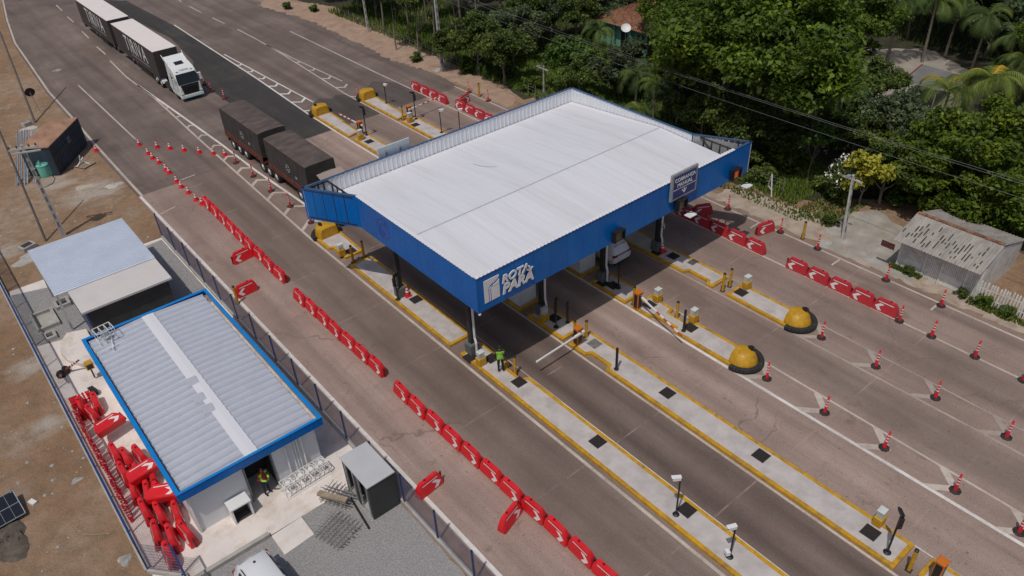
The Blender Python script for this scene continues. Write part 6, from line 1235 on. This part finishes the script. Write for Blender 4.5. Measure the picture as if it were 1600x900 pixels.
t = thing('small_hut', 'pale hut with light sheet roof at the right picture edge', 'hut', (48.6, 8.2, 0)); b = MB(); b.box(-1.7, 3, -2.5, 1.0, 0, 2.3); part(b, 'wall', WOODW, t); b = MB(); corr(b, -2.0, 3.2, -2.8, 1.5, lambda x, y: 2.5 - x * .05, .22, .03, 'x'); part(b, 'roof', mat('cream_sheet', (.50, .48, .40), .8, .15, 1.5, dirt=(.3, .28, .22)), t); b = MB(); b.box(-1.73, -1.7, -1.2, -.4, .9, 1.8); part(b, 'window', GLASS, t)
t = thing('tiled_house', 'green walled house with mottled clay tile roof among the trees', 'house', (65.5, 57, 0)); b = MB()
x0, x1, y0, y1 = -4.1, 6.0, -3.5, 4.5
b.box(x0 + .6, x1 - .4, y0 + .5, y1 - .4, 0, 2.75); part(b, 'wall', BRICK, t)
b = MB(); b.box(x0 + .54, x0 + .6, y0 + .5, y1 - .4, 0, 2.75); fw = part(b, 'green_front', TEALWALL, t)
b = MB(); b.box(x0 + .51, x0 + .54, y0 + 1.0, y0 + 1.9, .9, 2.1); b.box(x0 + .51, x0 + .54, y0 + 3.4, y0 + 4.3, .05, 2.1); part(b, 'opening', BLACK, fw)
for y in (y0 + .3, y0 + 2.6, y0 + 5.0, y1 - .3): b = MB(); b.box(x0 + .1, x0 + .26, y - .08, y + .08, 0, 2.75); part(b, 'veranda_post', TEALWALL, t)
rz = (x0 + x1) / 2; b = MB(); A, B_, C, D = (x0 - .2, y0 - .2, 2.7), (x1 + .2, y0 - .2, 2.7), (x1 + .2, y1 + .2, 2.7), (x0 - .2, y1 + .2, 2.7); E_, F_ = (x0 + 3.6, .5, 4.7), (x1 - 3.4, .5, 4.7)
def tiled(quad, rows=16, colsn=34):
    p = [Vector(q) for q in quad]; nn = (p[1] - p[0]).cross(p[3] - p[0]).normalized()
    for i in range(rows):
        for j in range(colsn):
            f0, f1, g0, g1 = i / rows, (i + 1.12) / rows, j / colsn, (j + .8) / colsn
            def at(g, f): return (p[0].lerp(p[1], g)).lerp(p[3].lerp(p[2], g), min(1, f))
            a, c, e, h_ = at(g0, f0), at(g1, f0), at(g1, f1), at(g0, f1); m0 = (a + c) / 2 + nn * .09; m1 = (e + h_) / 2 + nn * .05
            b.add([a, m0, c, e, m1, h_], [(0, 1, 4, 5), (1, 2, 3, 4)])
b.add([A, B_, F_, E_], [(0, 1, 2, 3)]); b.add([C, D, E_, F_], [(0, 1, 2, 3)]); b.add([D, A, E_], [(0, 1, 2)]); b.add([B_, C, F_], [(0, 1, 2)])
tiled((A, B_, F_, E_)); tiled((D, A, E_, E_)); part(b, 'roof', TILE, t)
t = thing('satellite_dish', 'white satellite dish standing by the tiled house front', 'satellite dish', (*(59.97, 55.33), 0)); b = MB(); b.cyl((0, 0, 0), (0, 0, 3.2), .05, .05, 8); part(b, 'mast', ZINC, t)
b = MB(); b.lathe([(.0, 0), (.28, .05), (.45, .13), (.52, .2)], n=20, close=False); ds = part(b, 'dish', WHITE, t, smooth=True); ds.location = (0, 0, 3.2); ds.rotation_euler = (.5, -.5, 0)
t = thing('open_shed', 'low shed with grey sheet roof and red edge in the swept court', 'shed', (70.6, 28.3, 0), .15); b = MB(); corr(b, -2.4, 2.4, -1.4, 1.6, lambda x, y: 2.2 + y * .08, .2, .03, 'y'); part(b, 'roof', mat('grey_fibre_roof', (.17, .17, .165), .9, .15, 1.2), t); b = MB(); b.bar((-2.4, 1.65, 2.36), (2.4, 1.65, 2.36), .08); part(b, 'red_edge', mat('red_edge', (.30, .03, .02), .6), t)
b = MB(); [b.bar((x, y, 0), (x, y, 2.15), .1) for x in (-2.2, 2.2) for y in (-1.2, 1.4)]; pass
for x in (-2.2, 2.2):
    for y in (-1.2, 1.4): b = MB(); b.bar((x, y, 0), (x, y, 2.15), .1); part(b, 'post', WOOD, t)
def stick_fence(pts, label, h=1.2, sp=1.1):
    t = thing('stick_fence', label, 'fence', (*pts[0], 0)); b = MB(); w = MB(); last = None
    for (xa, ya), (xb, yb) in zip(pts[:-1], pts[1:]):
        L = math.hypot(xb - xa, yb - ya); n = max(1, int(L / sp))
        for i in range(n):
            f = i / n; x, y = xa + (xb - xa) * f - pts[0][0], ya + (yb - ya) * f - pts[0][1]; b.cyl((x, y, 0), (x + random.uniform(-.08, .08), y + random.uniform(-.08, .08), h * random.uniform(.85, 1.15)), .045, .035, 6)
            if last:
                for z in (.4, .8, 1.05): w.bar((*last, z), (x, y, z), .012)
            last = (x, y)
    part(b, 'stake', BARK, t); part(w, 'wire', ZINC, t)
stick_fence([(46.6, 92), (46.3, 80), (46.2, 70), (46.3, 62)], 'grey stake and wire fence along the trees behind the bank'); stick_fence([(46.2, 55), (46.5, 44), (46.4, 34), (47.4, 26)], 'grey stake and wire fence along the lawn at the right')
b = MB(); b.bar((0, 0, 0), (.1, .5, 1.6), .07); b.bar((.1, .5, 1.6), (.3, 1.1, 0), .07); b.bar((0, .1, .5), (.3, 1.0, .4), .06); solo(b, 'timber_trestle', 'leaning pale timber frame in the grass beyond the canopy tip', 'frame', WOODW, (*(46.19, 27.39), 0), -.4)

# ---------------------------------------------------------------- vegetation
def leaf_mesh(name, centers, size, m, seed, aspect=.55, up=.55):
    """many separate leaf-sized quads; `tint` is each leaf's own colour"""
    rg = np.random.default_rng(seed); n = len(centers); c = np.asarray(centers)
    nrm = rg.normal(size=(n, 3)); nrm /= np.linalg.norm(nrm, axis=1)[:, None]; nrm[:, 2] = np.abs(nrm[:, 2]) + up; nrm /= np.linalg.norm(nrm, axis=1)[:, None]
    a = np.cross(nrm, rg.normal(size=(n, 3))); a /= np.linalg.norm(a, axis=1)[:, None]; bb = np.cross(nrm, a); s = size * rg.uniform(.6, 1.35, size=(n, 1))
    v = np.empty((n, 4, 3)); v[:, 0] = c - a * s; v[:, 1] = c - bb * s * aspect; v[:, 2] = c + a * s; v[:, 3] = c + bb * s * aspect; v[:, 2, 2] -= .25 * s[:, 0]; v[:, 0, 2] -= .15 * s[:, 0]
    me = bpy.data.meshes.new(name); me.vertices.add(n * 4); me.loops.add(n * 4); me.polygons.add(n)
    me.vertices.foreach_set('co', v.reshape(-1)); me.loops.foreach_set('vertex_index', np.arange(n * 4, dtype=np.int32)); me.polygons.foreach_set('loop_start', np.arange(0, n * 4, 4, dtype=np.int32)); me.polygons.foreach_set('loop_total', np.full(n, 4, dtype=np.int32))
    at = me.attributes.new('tint', 'FLOAT', 'FACE'); at.data.foreach_set('value', np.clip(rg.normal(.42, .2, n) + .22 * np.sin(c[:, 0] * 1.9 + seed) * np.sin(c[:, 1] * 2.1) + .1 * np.sin(c[:, 2] * 2.6), 0, 1)); me.materials.append(m); me.update(); me.validate(); return me
def crown_pts(seed, rx, rz, ncl, nl, clr, flat=.35):
    rg = np.random.default_rng(seed); P_ = []
    for i in range(ncl):
        d = rg.normal(size=3); d /= np.linalg.norm(d); d[2] = d[2] if d[2] > -flat else -flat * rg.random(); rr = rg.uniform(.55, 1.0) * (1 + .18 * math.sin(3 * math.atan2(d[1], d[0]) + seed))
        cc = d * np.array([rx, rx, rz]) * rr; k = rg.uniform(.6, 1.3); m = int(nl * k * k); q = rg.normal(size=(m, 3)); q /= np.linalg.norm(q, axis=1)[:, None]; q *= (rg.random((m, 1)) ** .45) * clr * k; q[:, 2] *= .62; P_.append(q + cc)
    return np.concatenate(P_)
def trunk_mb(h, r, seed, limbs=5, spread=.5, m=None, lean=.0):
    rg = random.Random(seed); b = MB(); x = y = 0.; pts = [(0, 0, -.1)]
    for k in range(1, 5): x += rg.uniform(-.12, .12) * h * .25 + lean * .2; y += rg.uniform(-.12, .12) * h * .25; pts.append((x, y, h * k / 4))
    for k in range(4): b.cyl(pts[k], pts[k + 1], r * (1 - .17 * k), r * (1 - .17 * (k + 1)), 8)
    for i in range(limbs):
        a = rg.uniform(0, 6.28); s = rg.randint(2, 4); p = Vector(pts[s]); e = p + Vector((math.cos(a) * spread * h, math.sin(a) * spread * h, h * rg.uniform(.25, .5))); mid = (p + e) / 2 + Vector((0, 0, -.06 * h)); b.cyl(p, mid, r * .45, r * .32, 6); b.cyl(mid, e, r * .32, r * .12, 6)
    return b
KINDS = {}
def kind(key, *variants): KINDS[key] = variants
def mk_kind(key, rx, rz, ncl, nl, clr, lsz, m, th, tr, bark, nvar, limbs=5, flat=.35, spread=.4):
    out = []
    for i in range(nvar):
        sd = sum(map(ord, key)) * 7 + i; cm = leaf_mesh('crown', crown_pts(sd, rx, rz, ncl, nl, clr, flat), lsz, m, sd); tm = trunk_mb(th, tr, sd, limbs, spread).mesh('trunk', bark, smooth=True); out.append((cm, tm, th + rz * .45))
    KINDS[key] = out
mk_kind('broad', 5.2, 3.4, 105, 260, 1.15, .165, LEAF_DARK, 4.6, .34, BARKD, 3)
mk_kind('mid', 2.6, 2.1, 52, 165, .72, .15, LEAF_MID, 2.8, .16, BARK, 3)
mk_kind('grey', 2.8, 1.9, 54, 160, .72, .145, LEAF_GREY, 2.4, .16, BARK, 2)
mk_kind('mango', 2.4, 1.9, 44, 150, .75, .22, LEAF_GREY, 1.9, .2, BARKD, 1, flat=.7)
mk_kind('tall', 1.7, 2.0, 34, 120, .65, .15, LEAF_MID, 7.0, .13, BARK, 3, 3, .3, .16)
mk_kind('round', 3.9, 2.9, 110, 260, .85, .15, LEAF_ROUND, 1.6, .3, BARKD, 2, 5, .8)
mk_kind('light', 2.1, 2.0, 34, 90, .75, .19, LEAF_LIGHT, 2.2, .12, BARK, 2, 5, .4)
mk_kind('sapling', 1.3, .75, 14, 60, .5, .19, LEAF_LIGHT, 3.3, .05, BARK, 1, 3, .2, .15)
mk_kind('yellow', 1.05, 1.05, 24, 80, .45, .13, LEAF_YEL, 1.3, .07, BARK, 1, 4, .7, .2)
mk_kind('shrub', 1.1, .8, 18, 70, .5, .15, LEAF_MID, .4, .06, BARK, 3, 4, .9, .5)
mk_kind('dshrub', 1.3, .9, 18, 70, .55, .17, LEAF_DARK, .4, .06, BARKD, 2, 4, .9, .5)
def palm_mesh(seed, n, L, m, up=.5):
    rg = np.random.default_rng(seed); V = []; F = []; T = []
    for i in range(n):
        a = 2 * math.pi * i / n + rg.uniform(-.25, .25); el = rg.uniform(.15, 1.15) * (1 if i % 3 else 1.25); l = L * rg.uniform(.75, 1.1); d = np.array([math.cos(a), math.sin(a), 0.]); sd = np.array([-d[1], d[0], 0]); pts = []; p = np.zeros(3); e = el; ns = 26; tint = float(np.clip(rg.normal(.42, .25), 0, 1))
        for k in range(ns): p = p + (d * math.cos(e) + np.array([0, 0, math.sin(e)])) * l / ns; e -= (1.5 + .5 * rg.random()) / ns * (1 + 1.0 * k / ns); pts.append(p.copy())
        for k in range(2, ns):
            w = l * .26 * math.sin(math.pi * (k + 1.5) / (ns + 2)) ** .7; fw = (pts[k] - pts[k - 1]); fw /= np.linalg.norm(fw)
            for s in (-1, 1):
                tip = pts[k] + sd * s * w * .85 + fw * w * .55 + np.array([0, 0, -.32 * w - rg.random() * .12]); hw = fw * l / ns * .36; bi = len(V); V += [pts[k] - hw, pts[k] + hw, tip]; F.append((bi, bi + 1, bi + 2)); T.append(np.clip(tint + rg.normal(0, .08), 0, 1))
        for k in range(ns - 1): bi = len(V); w_ = sd * .03; V += [pts[k] - w_, pts[k] + w_, pts[k + 1] + w_, pts[k + 1] - w_]; F.append((bi, bi + 1, bi + 2, bi + 3)); T.append(tint)
    me = bpy.data.meshes.new('fronds'); me.from_pydata([tuple(v) for v in V], [], F); at = me.attributes.new('tint', 'FLOAT', 'FACE'); at.data.foreach_set('value', np.array(T, dtype=np.float32)); me.materials.append(m); return me
for key, m, L, th, n in (('palm', LEAF_PALM, 2.9, 5.2, 16), ('ypalm', LEAF_PALMY, 3.2, 4.4, 18), ('lowpalm', LEAF_PALM, 2.3, .9, 15)):
    KINDS[key] = []
    for i in range(2):
        b = MB(); pts = [(0, 0, -.1), (.08 * (i - .5), .05, th * .35), (.2 * (i - .5), .12, th * .7), (.3 * (i - .5), .15, th)]
        for k in range(3): b.cyl(pts[k], pts[k + 1], .13 - .015 * k, .13 - .015 * (k + 1), 8)
        KINDS[key].append((palm_mesh(50 + i + len(key), n, L, m), b.mesh('trunk', BARK, smooth=True), th))
ctr = {}
DESC = {'broad': 'tree', 'mid': 'tree', 'grey': 'tree', 'mango': 'tree', 'tall': 'tree', 'round': 'tree', 'light': 'tree', 'sapling': 'tree', 'yellow': 'shrub', 'shrub': 'shrub', 'dshrub': 'shrub', 'palm': 'palm tree', 'ypalm': 'palm tree', 'lowpalm': 'palm tree'}
NAMEOF = {'broad': 'spreading_tree', 'mid': 'leafy_tree', 'grey': 'leafy_tree', 'mango': 'mango_tree', 'tall': 'slender_tree', 'round': 'dense_round_tree', 'light': 'light_green_tree', 'sapling': 'sapling', 'yellow': 'yellow_shrub', 'shrub': 'shrub', 'dshrub': 'shrub', 'palm': 'palm_tree', 'ypalm': 'palm_tree', 'lowpalm': 'low_palm'}
PLACED = []
def plant(key, xy, s=1., label='', rz=None, sz=1., group='trees and palms beyond the road'):
    i = ctr.get(key, 0); ctr[key] = i + 1; cm, tm, ch = KINDS[key][i % len(KINDS[key])]
    t = thing(NAMEOF[key], label, DESC[key], (*xy, 0), random.uniform(0, 6.28) if rz is None else rz, group); t.scale = (s, s, s * sz)
    nm = 'fronds' if 'palm' in key else 'crown'
    o = link(nm, cm, t); o.location = (0, 0, ch) if 'palm' not in key else KINDS_TOP[key]; link('trunk', tm, t); PLACED.append((xy[0], xy[1], s)); return t
KINDS_TOP = {'palm': (0, .15, 5.15), 'ypalm': (0, .15, 4.35), 'lowpalm': (0, .15, .85)}
big = plant('broad', (51.47, 32.91), 1.42, 'huge dark green spreading tree filling the space behind the canopy right half', .4)
plant('broad', (57.85, 44.57), .95, 'dark green spreading tree overlapping the right side of the tiled house'); plant('broad', (67.52, 37.13), 1.05, 'spreading dark tree at the top edge right of the huge tree')
plant('round', (53.61, 17.72), 1.2, 'dense round dark green tree behind the shack', 1.0); plant('round', (53.40, 13.90), .9, 'dense round tree at the right edge behind the shack'); plant('round', (59.34, 17.52), 1.0, 'dense round tree at the right edge above the shack tree')
plant('grey', (58.06, 24.97), 1.05, 'dark grey green tree below the swept court'); plant('grey', (55.39, 20.97), .85, 'grey green tree between court and dense round tree'); plant('mid', (55.42, 26.58), .8, 'dark leafy tree left of the grey green ones')
plant('ypalm', (62.50, 23.52), 1.05, 'yellow green palm right of the swept court'); plant('ypalm', (66.69, 22.30), 1.1, 'palm with orange fronds near the right edge'); plant('ypalm', (67.29, 24.09), .9, 'upper palm between the two yellow ones')
plant('palm', (75.19, 38.17), 1.1, 'palm with drooping fronds above the swept court'); plant('palm', (76.70, 35.35), 1.15, 'palm right above the swept court'); plant('palm', (79.68, 33.28), 1.15, 'palm near the top edge above the court'); plant('palm', (78.81, 28.26), 1.1, 'tall palm near the top right corner'); plant('palm', (76.27, 24.41), 1., 'palm at the right edge near the top'); plant('palm', (83.04, 32.60), 1.1, 'palm cut by the top edge at right')
plant('palm', (54.37, 29.77), .95, 'dark palm in shade below the huge tree'); plant('palm', (57.13, 29.02), .9, 'dark palm in shade right of the huge tree'); plant('palm', (48.82, 43.56), .85, 'palm behind the canopy rear edge, left one'); plant('palm', (48.85, 41.41), .8, 'palm behind the canopy rear edge, right one'); plant('palm', (54.46, 53.85), .9, 'palm left of the satellite dish'); plant('lowpalm', (47.44, 62.96), .9, 'low palm beside the tall pale concrete pole'); plant('palm', (45.25, 39.83), .65, 'small palm just behind the canopy parapet')
plant('mango', (52.19, 48.60), 1.1, 'dense grey green mango tree before the house'); plant('light', (49.68, 53.29), 1.0, 'light green loose tree on the lawn'); plant('mid', (48.19, 49.97), .75, 'leafy tree left of the mango tree'); plant('light', (54.04, 54.26), .7, 'small light green tree beside the mango tree')
for xy, s, key, lab in (((47.52, 77.60), 1, 'tall','leftmost slender tree at the top edge'), ((48.93, 74.45), 1.05, 'tall','slender tree above the tall concrete pole'), ((49.41, 70.78), 1., 'tall','slender tree right of the tall concrete pole'), ((44.63, 71.37), .85, 'tall','slender tree over the stake fence'), ((51.81, 69.78), 1.1, 'tall','slender tree behind the low palm'), ((54.94, 69.63), 1.1, 'tall','slender tree at the top edge left of the lawn'),
                              ((46.71, 63.36), 1., 'mid','leafy tree behind the low palm'), ((46.66, 59.20), 1.0, 'mid','leafy tree left of the lawn'), ((51.28, 63.29), 1.1, 'grey','grey green tree left of the lawn top'), ((54.84, 65.38), 1.1, 'mid','leafy tree at the top behind the lawn'), ((45.37, 66.65), .7, 'mid','leafy tree right beside the tall concrete pole'),
                              ((58.48, 65.31), 1.1, 'grey','dark grey tree behind the lawn, left one'), ((59.38, 62.17), 1.0, 'mid','leafy tree behind the lawn, middle one'), ((63.95, 62.83), 1.1, 'grey','dark tree at the top edge left of the tiled roof'), ((47.09, 82.49), 1, 'tall','slender tree cut by the top edge near the bank'), ((44.63, 75.87), .75, 'tall','slender tree beside the stake fence start'),
                              ((48.13, 31.95), .95, 'mid','dark leafy tree close behind the canopy right wing'), ((49.31, 36.58), .9, 'mid','dark leafy tree behind the canopy right parapet'), ((50.94, 40.58), .85, 'grey','grey green tree behind the canopy right parapet'), ((50.57, 30.10), .75, 'mid','dark leafy tree below the huge tree'), ((50.73, 21.45), .85, 'mid','dark leafy tree behind the yellow shrub')):
    plant(key, xy, s, lab)
plant('sapling', (50.20, 26.96), 1.05, 'slender light green sapling left of the yellow shrub'); plant('yellow', (49.52, 22.34), 1.35, 'bright yellow leaved shrub behind the short leaning pole', sz=1.25)
t = plant('shrub', (48.75, 23.59), 1.0, 'small tree covered in white blossom beside the yellow shrub', sz=2.2)
rg = np.random.default_rng(4); d = rg.normal(size=(230, 3)); d /= np.linalg.norm(d, axis=1)[:, None]; d[:, 2] = np.abs(d[:, 2]); link('blossom', leaf_mesh('blossom', d * np.array([1.15, 1.15, .85]) * rg.uniform(.85, 1.1, (230, 1)) + np.array([0, 0, .85]), .075, PETAL, 9, .9, .9), t)
for i, (xy, s, lab) in enumerate((((46.30, 64.33), .9, 'shrub at the tree foot right of the tall concrete pole'), ((47.71, 60.25), 1., 'shrub at the left end of the lawn'), ((52.51, 63.92), 1.2, 'shrub at the lawn top left'), ((47.51, 56.03), .8, 'shrub beside the short grey pole'), ((48.52, 31.71), 1.1, 'shrub close to the canopy wing tip'), ((47.83, 29.41), .9, 'shrub behind the leaning timber frame'), ((50.98, 29.30), 1.2, 'shrub left of the sapling'), ((49.67, 25.10), .8, 'shrub below the white blossom tree'),
                                        ((52.47, 22.38), 1.2, 'shrub right of the yellow shrub'), ((52.29, 20.56), 1.1, 'shrub at the edge of the driveway shade'), ((45.99, 22.28), .5, 'low shrub at the driveway dirt'), ((44.12, 12.53), .35, 'low green shrub at the shack front'), ((44.25, 11.27), .42, 'low green shrub at the picket fence start'), ((44.13, 9.94), .4, 'low green shrub along the picket fence'), ((44.08, 15.72), .35, 'tiny shrub at the shack corner'), ((77.68, 38.73), 1., 'shrub in the swept court'), ((44.15, 71.29), .6, 'shrub on the reddish bank'), ((43.43, 100.44), .6, 'low shrub on the bank at the top'), ((45.25, 96.74), .5, 'low shrub right of the bank top'))):
    plant('shrub' if i % 3 else 'dshrub', xy, s, lab, group='shrubs along the right roadside')
# the wood behind: more trees of the same kinds up to and past the picture edge
rg = random.Random(11); k = 0; tries = 0
while k < 115 and tries < 12000:
    tries += 1; x, y = rg.uniform(47, 118), rg.uniform(8, 108)
    if y > 101 - (x - 54) * 1.11 or y < 12 + (x - 58) * .18 or x < 47 + max(0, (30 - y)) * .75 or (45 < x < 60 and 44 < y < 64) or (60 < x < 74 and 50 < y < 66) or (66 < x < 84 and 24 < y < 42) or (y < 24 and x < 58): continue
    if any((x - a) ** 2 + (y - c) ** 2 < (2.7 + .7 * s_) ** 2 for a, c, s_ in PLACED): continue
    key = rg.choice(('mid', 'grey', 'tall', 'palm', 'mid', 'broad' if x > 62 else 'mid')); s = rg.uniform(.8, 1.25) * (.8 if key == 'broad' else 1)
    plant(key, (x, y), s, {'mid': 'leafy dark green tree of the wood behind the road', 'grey': 'grey green tree of the wood behind the road', 'tall': 'slender pale trunked tree of the wood behind the road', 'palm': 'palm of the wood behind the road', 'broad': 'spreading dark tree of the wood behind the road'}[key], group={'mid': 'leafy trees of the wood', 'grey': 'grey green trees of the wood', 'tall': 'slender trees of the wood', 'palm': 'palms of the wood', 'broad': 'spreading trees of the wood'}[key]); k += 1
def grass(name, regions, n, h, seed, m=GRASSB):
    rg = np.random.default_rng(seed); V = []; 
    for i in range(n):
        x0, x1, y0, y1 = regions[rg.integers(len(regions))]; x, y = rg.uniform(x0, x1), rg.uniform(y0, y1); V.append((x, y, 0))
    c = np.array(V); nn = len(c); a = rg.uniform(0, 6.28, nn); hh = h * rg.uniform(.5, 1.4, nn); w = .05 + .05 * rg.random(nn); dx, dy = np.cos(a), np.sin(a); ln = rg.uniform(-.5, .5, (nn, 2)) * hh[:, None]
    v = np.empty((nn, 3, 3)); v[:, 0] = np.stack([c[:, 0] - dx * w, c[:, 1] - dy * w, np.zeros(nn)], 1); v[:, 1] = np.stack([c[:, 0] + dx * w, c[:, 1] + dy * w, np.zeros(nn)], 1); v[:, 2] = np.stack([c[:, 0] + ln[:, 0], c[:, 1] + ln[:, 1], hh], 1)
    me = bpy.data.meshes.new(name); me.from_pydata(v.reshape(-1, 3).tolist(), [], [(3 * i, 3 * i + 1, 3 * i + 2) for i in range(nn)]); at = me.attributes.new('tint', 'FLOAT', 'FACE'); at.data.foreach_set('value', rg.random(nn).astype(np.float32)); me.materials.append(m); o = link(name, me); o['kind'] = 'stuff'
grass('grass', [(46.3, 54, 47, 63), (46.3, 53, 25.5, 36), (46.2, 58, 36, 48), (54, 62, 47, 62)], 26000, .32, 1)
grass('verge_weeds', [(44.6, 46.2, 24, 31), (45.2, 47.5, 22, 25), (43.6, 44.3, 9.5, 12), (43.7, 44.3, 5, 9.5), (43.9, 44.3, 15, 17), (47.5, 50, 22, 25)], 2600, .22, 5)
grass('undergrowth', [(56, 66, 20, 50), (84, 100, 20, 60), (60, 84, 42, 52), (60, 90, 62, 80), (46.6, 60, 62, 92), (46.4, 52, 62, 95)], 30000, .55, 2)
